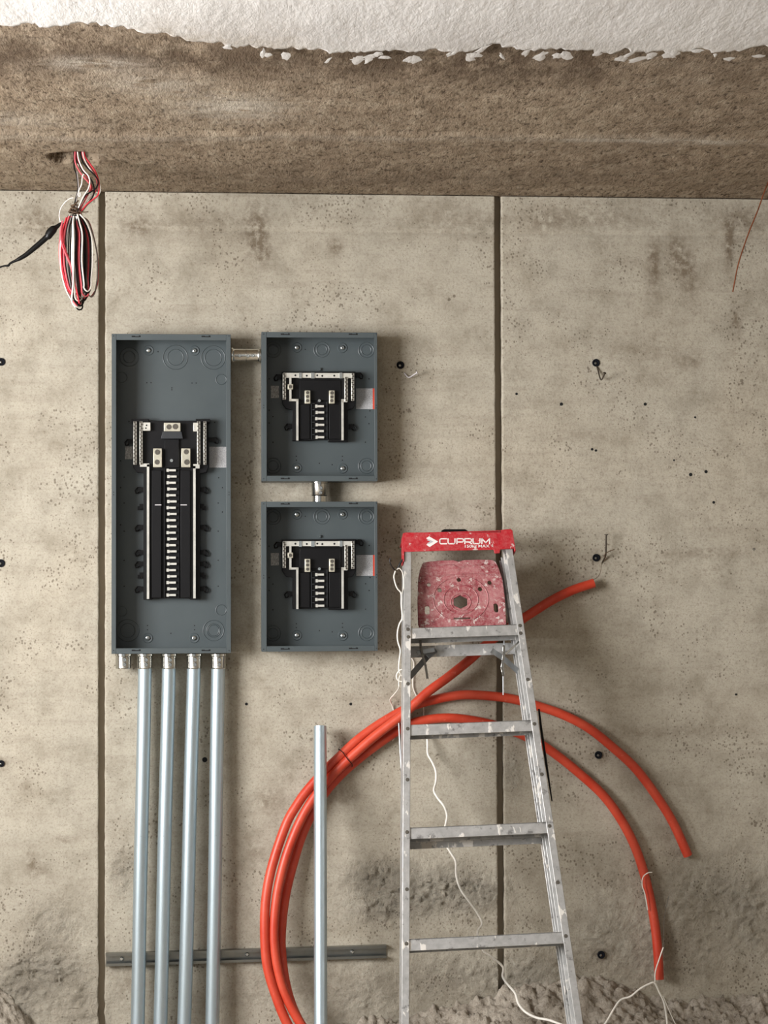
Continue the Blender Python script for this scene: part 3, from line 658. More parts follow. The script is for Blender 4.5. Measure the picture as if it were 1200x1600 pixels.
# strut channel
sa = P(165, 1500, .021); sb = P(604, 1487, .021); u = (sb - sa).normalized(); up = Vector((-u.z, 0, u.x)); fr = Vector((0, -1, 0))
k = 0.0195; pr = [(-k, 0), (-k, .022), (-k + .008, .022), (-k + .008, .018), (-k + .003, .0195), (-k + .003, .003), (k - .003, .003), (k - .003, .0195), (k - .008, .018), (k - .008, .022), (k, .022), (k, 0)]
o3 = [Vector((sa.x, -.001, sa.z)) + up * p + fr * q for p, q in pr]
st = thing('strut_channel', (sa.x, 0, sa.z), 'galvanised strut channel fixed level across the wall behind the conduits', 'strut channel')
MB().prism(o3, u * (sb - sa).length).build('channel', M['strut'], st)
for px, py in ((386, 1491), (550.5, 1487), (190, 1498)):
    c = P(px, py, .004); MB().lathe([(3.2 * S(), 0), (3.2 * S(), .004), (2.0 * S(), .006), (0, .006)], (c.x, -.004, c.z), (0, -1, 0), 10).build('anchor_bolt', M['bolt'], st)

# loose conduit leaning on the wall
a = P(500.3, 1135, .062); b = P(501, 1600, .30); e = a + (b - a) * ((0.0 - a.z) / (b.z - a.z)); kk = 10.0 * S(.08)
ax = (a - e).normalized(); L = (a - e).length
single('loose_steel_conduit', MB().lathe([(kk * .8, 0), (kk, 0), (kk, L), (kk * .88, L), (kk * .88, L - .1), (0, L - .1)], e, ax, 26), M['conduit'], 'loose galvanised pipe standing alone and leaning on the wall in front of the orange pipes', 'conduit', None, e)

# ------------------------------------------------------------------ orange pipes
def pipe(name, pts, r, label):
    path = spline([P(x, y, d) for x, y, d in pts], 5); n = 14
    mb = MB().tube(path, r, n, caps=False)
    m = len(mb.v)
    for base_i, end in ((0, 1), (m - n, -1)):                  # open ends with a wall and a short bore
        T = (path[1] - path[0]) if end > 0 else (path[-2] - path[-1]); T.normalize(); c = path[0] if end > 0 else path[-1]
        ring0 = mb.v[base_i:base_i + n]; a = [c + (q - c) * .86 for q in ring0]; b = [q + T * .03 for q in a]; s = len(mb.v); mb.v += a + b + [c + T * .03]
        for i in range(n):
            j = (i + 1) % n; mb.f += [(base_i + i, base_i + j, s + j, s + i), (s + i, s + j, s + n + j, s + n + i), (s + n + i, s + n + j, s + 2 * n)]
    return single(name, mb, M['orange'], label, 'pipe', 'orange plastic pipes', path[-1])
PR = 7.4 * S(.03)
pipe('plastic_pipe', [(928, 911, .030), (895, 922, .032), (862, 938, .034), (835, 955, .036), (812, 970, .038), (785, 988, .042), (760, 1007, .046), (735, 1030, .050), (700, 1058, .053), (670, 1080, .055), (650, 1098, .056), (628, 1118, .055), (611, 1131, .054), (580, 1155, .052), (543, 1188, .050), (515, 1216, .050), (490, 1247, .054), (468, 1285, .062), (448, 1335, .074), (435, 1385, .086), (429, 1430, .097), (428, 1470, .106), (433, 1510, .115), (445, 1553, .125), (470, 1600, .137), (498, 1640, .148), (535, 1680, .160)], PR, 'orange plastic pipe whose cut end points up right toward the bent nail')
pipe('plastic_pipe', [(1075, 1337, .020), (1053, 1288, .020), (1030, 1250, .020), (995, 1203, .020), (960, 1170, .020), (920, 1138, .020), (880, 1117, .020), (840, 1103, .020), (800, 1092, .020), (760, 1087, .020), (720, 1086, .020), (680, 1093, .020), (640, 1105, .020), (595, 1130, .024), (560, 1155, .030), (536, 1177, .036), (505, 1207, .044), (480, 1235, .050), (465, 1256, .056), (447, 1288, .064), (426, 1350, .080), (416, 1400, .092), (413.5, 1450, .104), (417, 1506, .116), (430, 1553, .128), (449, 1600, .140), (476, 1645, .150), (510, 1690, .160)], PR, 'outermost orange plastic pipe arching over the others to a cut end at far right')
pipe('plastic_pipe', [(1030, 1530, .040), (1028, 1490, .036), (1024, 1450, .030), (1016, 1405, .024), (1005, 1360, .020), (990, 1318, .019), (968, 1277, .019), (940, 1240, .019), (900, 1204, .019), (870, 1180, .019), (840, 1160, .019), (800, 1142, .019), (760, 1130, .019), (720, 1123, .019), (690, 1122, .019), (660, 1126, .019), (635, 1134, .019), (600, 1156, .020), (560, 1186, .020), (525, 1218, .020), (498, 1253, .022), (474, 1300, .032), (458, 1350, .044), (446, 1400, .056), (440, 1450, .066), (440, 1490, .076), (447, 1540, .088), (462, 1585, .100), (490, 1630, .114), (525, 1672, .130)], PR, 'innermost orange plastic pipe, its right end hanging straight down with white cord on it')
ta = [P(x, y, d) for x, y, d in ((529, 1170, .034), (536, 1176, .054), (543, 1186, .068), (550, 1194, .052), (548, 1198, .022), (535, 1184, .014))]
single('cable_tie', MB().tube(spline(ta + ta[:1], 4), .0014, 6, closed=False), M['wblack'], 'thin black tie bound round the orange pipes', 'cable tie')

# ------------------------------------------------------------------ step ladder, folded and leaning on the wall
LX, LY, LZ, YAW, LEAN, LROL, W0, TP = .6874, -.1635, 1.7534, .015, .3009, -.0264, .1645, .065
c, s = math.cos(LEAN), math.sin(LEAN); A = Matrix(((1, 0, 0), (0, c, s), (0, -s, c)))
c, s = math.cos(LROL), math.sin(LROL); B = Matrix(((c, 0, s), (0, 1, 0), (-s, 0, c)))
c, s = math.cos(YAW), math.sin(YAW); C2 = Matrix(((c, -s, 0), (s, c, 0), (0, 0, 1)))
LR = C2 @ B @ A
LEN = 1.825                                        # rail length down to the feet
top = Vector((LX, LY, LZ)); foot = top + LR @ Vector((0, 0, -LEN))
lad = thing('step_ladder', foot, 'folded aluminium step ladder with a red top, leaning on the wall', 'ladder')
lad.rotation_euler = LR.to_euler()
LI = LR.inverted()
def LP(px, py, ly):
    "pixel -> ladder coordinates on the plane ly behind its front face (z up the rail from the feet)"
    o = LI @ (CP - foot); v = LI @ ray(px, py); return o + v * ((ly - o.y) / v.y)
def hw(s): return W0 + TP * s
def zl(s): return LEN - s
def part(mb, name, mat, parent=lad, bevel=0.0, label=None): return mb.build(name, mat, parent, bevel, label, local=True)
def rail(mb, sg, s0, s1, y0, y1, fl, inset=0.0, t=.003):
    "C-channel following the taper: web on the outside, flanges turned inwards"
    def q(s, off, y): return Vector((sg * (hw(s) - inset - off), y, zl(s)))
    prof = [(0, y0), (fl, y0), (fl, y0 + t), (t, y0 + t), (t, y1 - t), (fl, y1 - t), (fl, y1), (0, y1)]
    a = [q(s0, *p) for p in prof]; b = [q(s1, *p) for p in prof]; n = len(prof)
    return mb.add(a + b, [tuple(range(n)), tuple(range(2 * n - 1, n - 1, -1))] + [(i, i + n, (i + 1) % n + n, (i + 1) % n) for i in range(n)])
STEPS = [.3128, .611, .9185, 1.2385, 1.547]
riv = MB().lathe([(.0062, 0), (.0058, .002), (.003, .0036), (0, .004)], (0, 0, 0), (0, -1, 0), 10).mesh('rivet', M['bolt'])
rivd = MB().lathe([(.0058, 0), (.005, .0015), (0, .0018)], (0, 0, 0), (0, -1, 0), 10).mesh('rivet', M['lugdark'])
for sg in (-1, 1):
    r = part(rail(MB(), sg, .03, LEN - .012, 0.0, .062, .0215), 'front_rail', M['alu'], lad, 0.0012)
    for s in STEPS:
        for ds in ((-.004,) if s > .4 else (-.012, .012)):
            link('rivet', rivd, r, (sg * (hw(s) - .013), 0.0, zl(s + ds)))
    for s in (.47, .76, 1.08): link('rivet', rivd, r, (sg * (hw(s) - .013), 0.0, zl(s)))
    part(MB().box((sg * (hw(LEN) + .004), -.004, 0), (sg * (hw(LEN) - .03), .068, .035)), 'rubber_foot', M['black'], lad, 0.003)
    part(rail(MB(), sg, .06, LEN - .05, .068, .106, .026, .002), 'rear_rail', M['alu'], lad, 0.0012)
for i, s in enumerate(STEPS):
    w = hw(s) - .006; h = .0165
    mb = MB().box((-w, .004, zl(s) - h), (w, .007, zl(s) + h)).box((-w, .004, zl(s) + h - .003), (w, .074, zl(s) + h)).box((-w, .062, zl(s) - h), (w, .065, zl(s) + h))
    for g in range(5): mb.box((-w, .012 + g * .011, zl(s) + h), (w, .016 + g * .011, zl(s) + h + .0012))
    part(mb, 'step', M['alu'], lad, 0.0008)
for s, hh in ((.350, .018), (.940, .012), (1.53, .012)):
    w = hw(s) - .006
    part(MB().box((-w, .086, zl(s) - hh), (w, .089, zl(s) + hh)).box((-w, .086, zl(s) + hh - .003), (w, .104, zl(s) + hh)), 'rear_crossbar', M['alu'], lad, 0.0006)
# red top cap
YF = -.006
q = [LP(x, y, YF) for x, y in ((630, 834), (632.5, 831.8), (783, 831.5), (784, 827.5), (798, 826.2), (800.5, 829), (803.5, 857), (782, 858.3), (781, 864), (773, 864.5), (771.5, 858.6), (700, 860.2), (632, 862))]
cap = part(MB().prism(q, (0, .005, 0)), 'top_cap', M['red'], lad, 0.0015, 'red plastic top cap spattered with paint')
zt = q[1].z; xl, xr = q[0].x, q[5].x
part(MB().box((xl + .002, YF + .004, zt - .004), (xr - .002, .138, zt - .0005)), 'cap_top_tray', M['red'], cap, 0.001)
for sg, x, low_ in ((-1, xl, 877), (1, xr, 866)):
    zb = LP(628, low_, YF).z
    part(MB().prism([Vector((x - sg * -.0005, YF, zt - .002)), Vector((x, .060, zt - .002)), Vector((x + sg * .004, .060, zb + .012)), Vector((x + sg * .006, .045, zb)), Vector((x + sg * .006, YF, zb))], (-sg * .004, 0, 0)), 'cap_side', M['red'], cap, 0.0008)
q = [LP(x, y, .05) for x, y in ((689.5, 829), (694, 826.5), (727, 826.5), (731.5, 829.5), (730, 834), (691, 834))]
part(MB().prism(q, (0, .03, 0)), 'top_grip', M['black'], cap, 0.002, 'black grip strip')
# lettering on the cap
def strokes(lst, w, name, mat):
    "flat lettering: polylines in photo pixels, ribbon width w pixels"
    mb = MB()
    for pl in lst:
        for (xa, ya), (xb, yb) in zip(pl, pl[1:]):
            dx, dy = xb - xa, yb - ya; l = math.hypot(dx, dy); dx /= l; dy /= l; e = w * .5
            c4 = [(xa - dx * e * .7 - dy * e, ya - dy * e * .7 + dx * e), (xa - dx * e * .7 + dy * e, ya - dy * e * .7 - dx * e), (xb + dx * e * .7 + dy * e, yb + dy * e * .7 - dx * e), (xb + dx * e * .7 - dy * e, yb + dy * e * .7 + dx * e)]
            mb.prism([LP(x, y, YF - .0009) for x, y in c4], (0, .0012, 0))
    return part(mb, name, mat, cap)
def poly(pts, name, mat): return part(MB().prism([LP(x, y, YF - .0009) for x, y in pts], (0, .0012, 0)), name, mat, cap)
poly([(665.8, 841), (670.5, 838), (684.5, 846.2), (671.5, 854.6), (666, 851), (676, 846.2)], 'logo_arrow', M['white'])
poly([(666.8, 843.6), (669.8, 842.6), (677.6, 846.2), (669.8, 850.2), (666.8, 849), (672.4, 846.2)], 'logo_arrow_shade', M['silver'])
def slant(lst): return [[(x, y - (x - 687) * .004) for x, y in pl] for pl in lst]
y0, y1, ym = 841.9, 849.6, 846.0
def letters(x):
    C_ = [[(x[0] + 11.2, y0), (x[0] + 2.6, y0), (x[0] + .8, y0 + 1.6), (x[0] + .8, y1 - 1.6), (x[0] + 2.6, y1), (x[0] + 11.2, y1)]]
    U_ = lambda a, wd: [[(a + .8, y0), (a + .8, y1 - 1.6), (a + 2.6, y1), (a + wd - 2.4, y1), (a + wd - .6, y1 - 1.6), (a + wd - .6, y0)]]
    P_ = lambda a, wd: [[(a + .8, y1), (a + .8, y0), (a + wd - 2.2, y0), (a + wd - .6, y0 + 1.2), (a + wd - .6, ym - .4), (a + wd - 2.2, ym + .9), (a + 2.6, ym + .9)]]
    R_ = lambda a, wd: P_(a, wd) + [[(a + wd * .55, ym + .9), (a + wd - .2, y1)]]
    M_ = lambda a, wd: [[(a + .8, y1), (a + .8, y0), (a + wd * .5, y1 - 1.4), (a + wd - .8, y0), (a + wd - .8, y1)]]
    return C_ + U_(x[1], 12.2) + P_(x[2], 11.6) + R_(x[3], 11.8) + U_(x[4], 12.2) + M_(x[5], 13.6)
strokes(slant(letters([686.5, 699.3, 713.2, 725.6, 738.4, 752.2])), 1.75, 'brand_lettering', M['white'])
def text_mesh(txt, name, mat, pxl, pxr, pyb, h, parent):
    cu = bpy.data.curves.new(name, 'FONT'); cu.body = txt; cu.size = 1.0; cu.offset = 0.010; cu.extrude = 0.0
    ob = bpy.data.objects.new(name, cu); COL.objects.link(ob); dg = bpy.context.evaluated_depsgraph_get()
    me = bpy.data.meshes.new_from_object(ob.evaluated_get(dg)); bpy.data.objects.remove(ob)
    xs = [v.co.x for v in me.vertices]; ys = [v.co.y for v in me.vertices]; a, b = min(xs), max(xs); lo, hi = 0.0, max(ys)
    for v in me.vertices:
        px = pxl + (v.co.x - a) / (b - a) * (pxr - pxl); py = pyb - (v.co.y - lo) / (hi - lo) * h
        v.co = LP(px, py - (px - pxl) * .01, YF - .0009)
    me.materials.clear(); me.materials.append(mat)
    return link(name, me, parent)
text_mesh('150kg MAX', 'load_lettering', M['white'], 726.5, 765.0, 855.6, 4.4, cap)

# pail shelf: moulded plate with its holes, hung folded behind the first step
def arc(cx, cy, rx, ry, n=20, a0=0): return [(cx + rx * math.cos(a0 + 2 * math.pi * i / n), cy + ry * math.sin(a0 + 2 * math.pi * i / n)) for i in range(n)]
def holed_plate(outer, holes, ly, th, name, mat, parent):
    "plate with holes from filled 2d outlines (ladder plane), thickness th"
    cu = bpy.data.curves.new(name, 'CURVE'); cu.dimensions = '2D'; cu.fill_mode = 'BOTH'; cu.extrude = th / 2; cu.bevel_depth = .0012; cu.bevel_resolution = 1
    for pl in [outer] + holes:
        sp = cu.splines.new('POLY'); sp.points.add(len(pl) - 1); sp.use_cyclic_u = True
        for p, (x, y) in zip(sp.points, pl):
            c3 = LP(x, y, ly); p.co = (c3.x, c3.z, 0, 1)
    ob = bpy.data.objects.new(name, cu); COL.objects.link(ob); dg = bpy.context.evaluated_depsgraph_get()
    me = bpy.data.meshes.new_from_object(ob.evaluated_get(dg)); bpy.data.objects.remove(ob)
    for v in me.vertices: v.co = Vector((v.co.x, ly - v.co.z, v.co.y))
    bm = bmesh.new(); bm.from_mesh(me); bmesh.ops.recalc_face_normals(bm, faces=bm.faces); bm.to_mesh(me); bm.free()
    me.materials.clear(); me.materials.append(mat); me.shade_smooth(); me.set_sharp_from_angle(angle=math.radians(35))
    return link(name, me, parent)
LS = .058
shelf = holed_plate([(661, 881), (668, 879), (690, 877), (708, 876.5), (716, 879), (724, 876.5), (745, 875.5), (768, 876), (774, 879), (779, 890), (784, 905), (788, 935), (790, 975), (787, 981), (656, 981), (653.8, 975), (653, 940), (654, 905), (657, 890)],
                    [arc(719.5, 941, 13.2, 11.4, 6, .5), arc(670, 914, 3.9, 3.6, 12), arc(687, 922.5, 4.3, 4.1, 12), arc(717, 906.5, 4.1, 3.8, 12), arc(750, 921, 4.3, 4.0, 12), arc(765, 911, 4.2, 4.0, 12),
                     [(663, 949), (665, 946.5), (670, 946.5), (672, 949), (672, 959), (670, 961), (665, 961), (663, 959)], [(770.3, 945), (772.5, 943), (776.5, 943), (778.6, 945), (779.6, 955), (777.5, 957.8), (773.5, 957.8), (771.3, 955)], [(708, 965.4), (736, 964.6), (736, 968.2), (708, 969)]], LS, .008, 'pail_shelf', M['shelf'], lad)
shelf['label'] = 'red perforated plastic pail shelf crusted with plaster'
for rx, ry, cy, nm in ((43, 35, 936, 'outer_ridge'), (27, 22.5, 937, 'inner_ridge'), (15.5, 13.5, 941, 'hub_rim')):
    part(MB().tube([LP(x, y, LS - .0048) for x, y in arc(720, cy, rx, ry, 40)], .0022, 6, closed=True), nm, M['shelf'], shelf)
part(MB().tube([LP(x, y, LS - .005) for x, y in ((657, 902), (690, 899.5), (720, 897.5), (750, 897.5), (782, 899.5))], .0024, 6), 'cross_ridge', M['shelf'], shelf)
part(MB().tube([LP(x, y, LS - .005) for x, y in ((662, 887), (690, 884), (708, 883.5), (718, 888), (728, 885), (750, 883), (774, 884))], .003, 6), 'cross_ridge', M['shelf'], shelf)
# spreaders
def bar(pts, w, ly0, ly1, name, mat, th=.003, parent=lad):
    mb = MB()
    for (xa, ya), (xb, yb) in zip(pts, pts[1:]):
        dx, dy = xb - xa, yb - ya; l = math.hypot(dx, dy); dx /= l; dy /= l; e = w / 2
        n0 = [LP(xa - dy * e, ya + dx * e, ly0), LP(xa + dy * e, ya - dx * e, ly0), LP(xb + dy * e, yb - dx * e, ly1), LP(xb - dy * e, yb + dx * e, ly1)]
        mb.prism(n0, (0, th, 0))
    return part(mb, name, mat, parent, 0.0006)
sp = bar([(640, 1058), (668, 1026), (681, 1015)], 9, .050, .078, 'spreader_arm', M['spreader']); bar([(652, 1020), (679, 1015)], 7, .046, .052, 'spreader_pivot', M['spreader'], .003, sp)
bar([(657, 1000), (657.5, 1012), (660, 1022), (665, 1040), (668, 1060)], 3.6, .040, .044, 'spreader_link', M['lugdark'], .004)
sp = bar([(768, 1016), (786, 1028), (813, 1052)], 8, .058, .070, 'spreader_arm', M['spreader']); bar([(812, 1002), (790, 1022)], 3.2, .044, .046, 'spreader_pivot', M['bright'], .003, sp)
bar([(787.5, 1008), (787.5, 1020), (786, 1032), (784.5, 1044), (787, 1056)], 4.0, .036, .040, 'spreader_link', M['bright'], .004)
part(MB().tube([LP(x, y, .07) for x, y in ((787.5, 996), (788, 1012))], .0018, 6), 'pull_rod', M['spreader']); part(MB().tube([LP(x, y, .07) for x, y in ((786, 1054), (786.3, 1086))], .0018, 6), 'pull_rod', M['spreader'])
part(MB().tube([LP(x, y, .1) for x, y in ((842, 1108), (845, 1135), (853, 1190), (862.5, 1252))], [.003, .004, .004, .002], 8), 'edge_strip', M['black'], lad, 0, 'thin black strip')
part(MB().tube([LP(x, y, .1) for x, y in ((623, 1130), (625, 1170), (628, 1215), (630, 1262))], [.002, .0025, .0025, .004], 8), 'edge_strip', M['spreader'], lad)

# ------------------------------------------------------------------ cords
def cord(pts, d, r, label, mat='cord', cat='cord', group=None, name='cord', step=4):
    dd = d if callable(d) else (lambda i: d)
    path = spline([P(x, y, dd(i)) for i, (x, y) in enumerate(pts)], step)
    return single(name, MB().tube(path, r, 8), M[mat], label, cat, group, path[-1])
t = thing('hanging_cord', P(622, 1110, .2), 'white cord looped down the outer side of the left ladder rail', 'cord')
def cpart(pts, d, r, mat='cord', name='strand'):
    MB().tube(spline([P(q[0], q[1], q[2] if len(q) > 2 else d) for q in pts], 4), r, 8).build(name, M[mat], t)
cpart([(618, 892), (615.5, 902), (620, 918), (626.5, 927), (627, 945), (628.5, 965), (624, 975), (621, 988), (621.5, 1002), (625.5, 1016), (624, 1030), (623, 1045), (626, 1054), (631, 1057)], .21, .0022)
cpart([(620, 890), (624, 888), (628.5, 894), (630.5, 905), (630, 920), (628, 928), (628, 950), (629, 966), (633, 978)], .2, .0016)
cpart([(633, 1046), (625, 1047), (619.5, 1055), (622, 1063), (632, 1066)], .22, .002); cpart([(632, 1050), (625, 1056), (623, 1066), (623, 1075), (616, 1085, .1), (609.5, 1093, .03), (613, 1103, .008), (615.5, 1112, .006), (620, 1126, .005), (619, 1146, .006), (613, 1158, .008)], .17, .002)
cpart([(610, 872), (609, 878), (613, 886), (617, 891)], .2, .0018, 'wblack', 'hook_wire'); cpart([(643, 1028), (646.5, 1036), (646, 1050), (645, 1072), (651, 1088), (661, 1102), (662, 1119)], .006, .0016)
cpart([(631, 873), (626, 879), (621, 889)], .19, .003, 'wblack', 'hook_wire')
cord([(662, 1119), (666, 1140), (668, 1160), (668.5, 1178), (675, 1190), (681, 1205), (681, 1222), (678, 1235), (684, 1247), (694, 1260), (698.5, 1275), (696, 1290), (693.5, 1312), (704, 1332), (712, 1346), (713, 1368), (720, 1390), (735, 1411), (748, 1430), (753, 1444), (746, 1457), (753, 1483), (768, 1495), (786, 1511), (785.5, 1526), (795, 1540), (805, 1552), (810, 1568), (821, 1581), (838, 1590), (858, 1594), (880, 1602), (910, 1612)], lambda i: .006 if i < 2 else .03 + .0145 * (i - 2), .0036, 'white cord hanging down the wall behind the ladder steps')
cord([(930, 1612), (945, 1600), (960, 1575), (970, 1562), (985, 1557), (1000, 1545), (1015, 1537), (1023, 1536), (1030, 1550), (1037, 1565), (1041, 1585), (1043, 1606)], .16, .003, 'white cord lying over the rubble below the cut orange pipe end')
cord([(1036, 1556), (1046, 1580), (1058, 1606)], .17, .0013, 'thin pale thread trailing over the rubble beside the white cord')
cord([(1023.5, 1534), (1024, 1518), (1030, 1499), (1036.5, 1480)], .068, .0021, 'pale string slanting across the lower end of the innermost orange pipe')
cord([(1036.8, 1480), (1037, 1455), (1038.5, 1430), (1045, 1400)], .055, .0011, 'thin grey wire standing up behind the lower end of the innermost orange pipe', 'strut', 'wire', None, 'stray_wire')
cord([(1019, 1363), (1012, 1364), (1004.5, 1371), (1003.5, 1384), (1008, 1398), (1012, 1422)], .045, .0017, 'pale string hooked round the innermost orange pipe higher up')

# ------------------------------------------------------------------ form tie holes, nails and wires in the wall
def tie(px, py, label, r=6.0):
    y_ = -.0075 if py > 1400 else -.001; c = P(px, py, 0); t = thing('form_tie_hole', (c.x, 0, c.z), label, 'tie hole', 'form tie holes'); k = S()
    MB().lathe([(r * k, -.002), (r * 1.02 * k, .0022), (r * .75 * k, .003), (r * .62 * k, .0008), (0, .0004)], (c.x, y_, c.z), (0, -1, 0), 18).build('socket', M['plug'], t)
    MB().lathe([(r * .3 * k, 0), (r * .34 * k, .003), (r * .1 * k, .005), (0, .005)], (c.x - r * .15 * k, y_, c.z - r * .1 * k), (0.2, -1, -0.1), 9).build('tie_stub', M['strut'], t)
tie(625.5, 570.5, 'dark form tie hole right of the upper short panel box'); tie(931, 567, 'dark form tie hole in the upper part of the right wall panel'); tie(931.5, 871.5, 'dark form tie hole beside the upright bent nail')
tie(935, 1179.5, 'dark form tie hole between the two orange arcs'); tie(938.5, 1491, 'dark form tie hole right of the ladder foot, above the rubble'); tie(2, 565.5, 'dark form tie hole cut by the left photo edge, uppermost'); tie(1.5, 880, 'dark form tie hole at the left photo edge, middle of three'); tie(2, 1193, 'dark form tie hole at the left photo edge, lowest of three', 5)
def nail(pts, label, r=.0023, mat='nail', head=True):
    path = spline([P(x, y, d) for x, y, d in pts], 4); mb = MB().tube(path, r, 8)
    if head:
        T = (path[0] - path[1]).normalized(); mb.lathe([(r * 2.2, -.001), (r * 2.2, .0012), (r * 1.2, .0014), (0, .0014)], path[0], T, 12)
    return single('bent_nail', mb, M[mat], label, 'nail', 'bent nails in the wall', path[-1])
nail([(651.7, 582.2, .03), (646, 586, .024), (640, 589.5, .016), (636.5, 588.5, .012), (632, 583, 0)], 'bent pale nail below the tie hole right of the upper short panel', .0022, 'silver')
nail([(945, 583, .035), (943, 588, .028), (939.5, 593.5, .02), (937, 589, .014), (934.5, 579, .006), (932, 571, 0)], 'V-bent rusty nail hanging from the upper right tie hole')
nail([(947.3, 835.5, .03), (947, 848, .028), (946.8, 862, .024), (946, 869, .014), (941, 879, 0)], 'upright rusty nail standing beside the tie hole above the orange pipe end', .0026)
cord([(960, 858.5), (953, 861), (946, 865), (944.5, 870), (947.5, 872), (944, 876)], .03, .0013, 'short binding wire twisted round the upright rusty nail', 'rust', 'wire', None, 'binding_wire')
cord([(939.5, 880), (939, 890), (936.5, 898), (932, 903), (926.5, 906)], .022, .0008, 'hair-thin wire from the upright nail to the orange pipe end', 'rust', 'wire', None, 'binding_wire')
wires = [(1216, 268), (1205, 276), (1199.5, 287), (1193, 303), (1184, 329), (1171, 361), (1161, 389), (1153, 415), (1148, 440), (1145, 456)]
cord(wires, lambda i: .34 + .0 * i, .0021, 'stiff copper wire hanging down at the right photo edge', 'copper', 'wire', None, 'copper_wire')

for px, py, r in ((320, 1187, 4.2), (385, 1100, 2.4), (548, 1100, 2.4), (877, 631.5, 2.8), (1008, 631.5, 2.6), (925, 702, 2.2), (931, 704, 2.0), (1103, 737, 2.8), (1079, 741.5, 3.0), (1115, 785, 2.4), (1178, 858, 2.2), (1086, 652, 1.8), (807, 615.5, 2.2), (1053, 719, 1.6), (820, 971, 2.2), (1150, 1085, 1.8), (320, 940, 1.5)):
    c = P(px, py, 0); MB().lathe([(r * S(), -.001), (r * .95 * S(), .0016), (r * .8 * S(), .0016), (0, .0010)], (c.x, 0, c.z), (0, -1, 0), 10).build('drill_hole', M['hole'], wb)

# ------------------------------------------------------------------ wire bundle hanging from the slab
WD = 0.50
wb_ = thing('wire_bundle', P(124, 484, WD), 'coiled bundle of red, white and black wires hanging from the slab hole', 'wires')
def wire(pts, mat, r=.0021, d=WD, name='wire', step=5, jit=0.0):
    MB().tube(spline([P(x, y, d + (z[0] if z else 0)) for x, y, *z in pts], step), r, 7).build(name, M[mat], wb_)
e = 228
wire([(116, e), (116, 247), (116, 262), (120, 275), (121.8, 295), (118.5, 310), (115.5, 324), (114, 336)], 'wblack', d=.485)
wire([(118, e), (117.2, 250), (121, 262), (128, 273), (137, 283.5), (141.5, 290), (140.5, 298), (133, 312), (124, 328)], 'wpink', d=.50)
wire([(121, e), (121.8, 242), (124, 252), (130, 265), (138, 274.5), (140.5, 284), (138, 295), (130, 308), (122.5, 325)], 'wwhite', d=.51)
wire([(118.5, e), (118, 243), (124, 258), (131, 270), (142, 280), (147, 294), (146, 305), (138, 317), (124, 332)], 'wblack', .0023, d=.495)
wire([(125, e), (126.5, 243), (130, 254), (138, 264), (148, 274), (153.5, 284), (150, 294), (142, 300), (134, 305), (127, 317), (120, 333)], 'wblack', .0023, d=.507)
wire([(131.5, e), (132.5, 243), (140, 255), (149, 268), (153.8, 281), (155, 292), (153.5, 304), (147, 310.5), (136, 319), (124, 334)], 'wred', .0022, d=.50)
wire([(129, e), (130.5, 243), (135, 255), (144, 268.5), (152, 280), (156.8, 293), (155.5, 302), (148, 311), (137, 320), (125, 336)], 'wwhite', .0019, d=.49)
wire([(127, e), (130, 246), (138, 257), (147, 270), (151.5, 284), (150.5, 297), (143, 306), (133, 316), (122, 333)], 'wpink', .002, d=.485)
wire([(119.5, e), (120, 246), (127, 262), (137, 279), (143, 290), (143, 298), (136, 304.5), (129, 313), (121, 330)], 'wred', .0021, d=.495)
wire([(122, 256), (131, 270), (138, 278), (143, 290), (145, 302), (137, 312), (127, 325), (120, 338)], 'wwhite', .0018, d=.488)
wire([(131, 272), (129, 276), (127.6, 288), (124.2, 296), (122.6, 303), (123.4, 306.3), (125.6, 305.8), (125.4, 301)], 'wwhite', .002, d=.515)
wire([(120.5, 268), (122, 280), (123, 296), (120, 308), (119.5, 322), (118, 335)], 'wgrey', .0018, d=.487)
wire([(114.5, 309), (109, 310.5), (101.5, 316.5), (95, 326), (92.8, 337), (94.5, 347)], 'wwhite', .0018, d=.50)
def loop(xl, xr, xb, yb, mat, xt=115, yt=339, d=WD, r=.0023, yl=400, yr=400, xt2=None):
    xt2 = xt2 or xt + 4
    wire([(xt, yt - 4, -.012), (xt - (xt - xl) * .55, yt + 10, 0), (xl + .8, yl - 32, .004), (xl, yl + 8, .006), (xl + (xb - xl) * .36, (yl + yb) / 2 + 14, .006), (xb - 5.5, yb - 5, .004), (xb, yb, -.002), (xb + 5, yb - 6, -.008), (xr - max(0, xr - xb) * .22, (yr + yb) / 2 + 6, -.012), (xr, yr + 10, -.014), (xr - 1, yr - 28, -.014), (xt2 + (xr - xt2) * .5, yt + 8, -.013), (xt2, yt - 4, -.012)], mat, r, d)
loop(94, 122, 124, 484, 'wblack', 108, 340, .50); loop(95.5, 124, 122, 480, 'wwhite', 109, 340, .507); loop(93.5, 118, 121, 477, 'wpink', 106, 344, .512); loop(96, 119, 120, 468, 'wred', 104, 344, .516, .0024)
loop(98, 126, 121, 472, 'wred', 110, 342, .505); loop(100, 121, 117, 460, 'wpink', 108, 342, .519, .0025); loop(102, 128, 125, 478, 'wblack', 112, 340, .51); loop(104, 130, 123, 470, 'wgrey', 113, 340, .515)
loop(107, 131, 122, 474, 'wblack', 114, 340, .52); loop(110, 133, 126, 476, 'wblack', 116, 341, .50); loop(112.5, 126, 123, 470, 'wwhite', 115, 342, .526, .0024); loop(115, 129, 127, 465, 'wgrey', 116, 342, .523); loop(118, 134, 130, 470, 'wblack', 117, 341, .518, .0026)
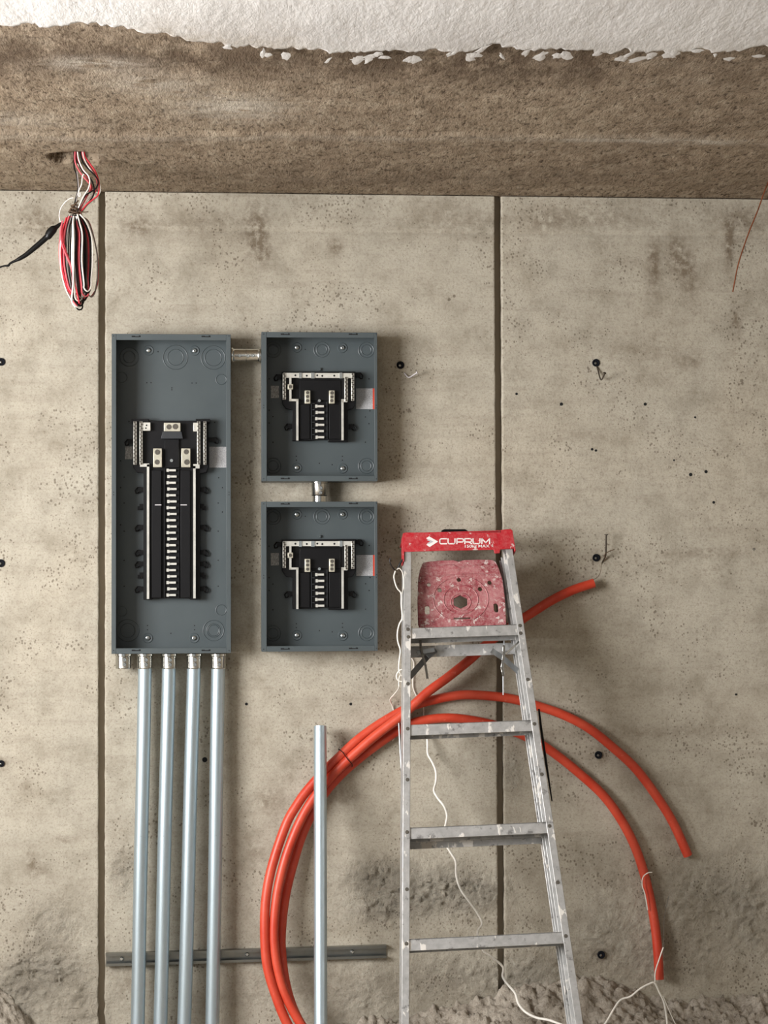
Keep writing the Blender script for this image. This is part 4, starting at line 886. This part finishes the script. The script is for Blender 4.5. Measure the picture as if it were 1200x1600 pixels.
loop(122, 138, 133, 466, 'wred', 118, 341, .512); loop(117, 136, 131, 462, 'wgrey', 118, 341, .505); loop(126, 141, 136, 458, 'wblack', 119, 340, .52, .0026); loop(120, 143, 134, 462, 'wblack', 120, 340, .51, .0026); loop(128, 144.5, 137, 455, 'wwhite', 121, 339, .523, .0023); loop(124, 140, 134, 463, 'wpink', 119, 341, .516)
loop(134, 152, 143, 464, 'wgrey', 122, 341, .495, .002, 410, 420); loop(131, 153, 142, 463, 'wred', 124, 342, .490, .0018, 410, 425)
wire([(98, 345), (94.5, 362), (97, 382), (104, 400), (112, 420), (114, 436), (113, 455), (112, 474)], 'wpink', .0024, .532); wire([(97, 350), (97, 370), (102, 390), (110, 412), (114, 430), (120, 455), (124, 474)], 'wred', .0024, .53); wire([(95.5, 372), (94, 395), (96, 425), (103, 452), (112, 470)], 'wwhite', .002, .522); wire([(114, 345), (115, 370), (115, 400), (114.5, 440), (112.5, 470), (118, 480)], 'wwhite', .0024, .535)
for k_, (x, y) in enumerate(((118, 322), (116, 327), (113, 331), (119, 333))):
    c = P(x, y, WD - .005 + .006 * (k_ % 2)); MB().ring(c, .0125 - .0012 * k_, .0022, (0.45, 0.1, 1), 18, 6).build('binding_wire', M['rust'], wb_)
wire([(122, 330), (130, 331.5), (138, 331)], 'rust', .0017, .51, 'binding_wire'); wire([(126, 330), (128, 336), (128, 343)], 'rust', .0013, .51, 'binding_wire'); wire([(109, 329), (113, 324), (120, 316), (123, 313)], 'rust', .0022, .51, 'binding_wire')
tp = [(99, 348, .004), (93, 351, .005), (88, 355, .0065), (84, 358, .0115), (79, 363, .0125), (75, 369, .011), (72.5, 371, .0085), (66, 377, .0082), (53, 388, .0078), (40, 398.5, .0068), (30, 404.5, .0058), (25, 407, .0042), (16, 411.5, .0032), (13, 415, .0036), (6, 415.5, .0024), (0, 417.5, .0026), (-14, 421, .002), (-30, 430, .002)]
path = [P(x, y, .50) for x, y, r in tp]
MB().tube(spline(path, 3), [float(v) for v in np.interp(np.arange((len(tp) - 1) * 3 + 1) / 3, range(len(tp)), [r for *_, r in tp])], 10).build('taped_tail', M['wblack'], wb_, 0, 'black taped cable tail pointing left')
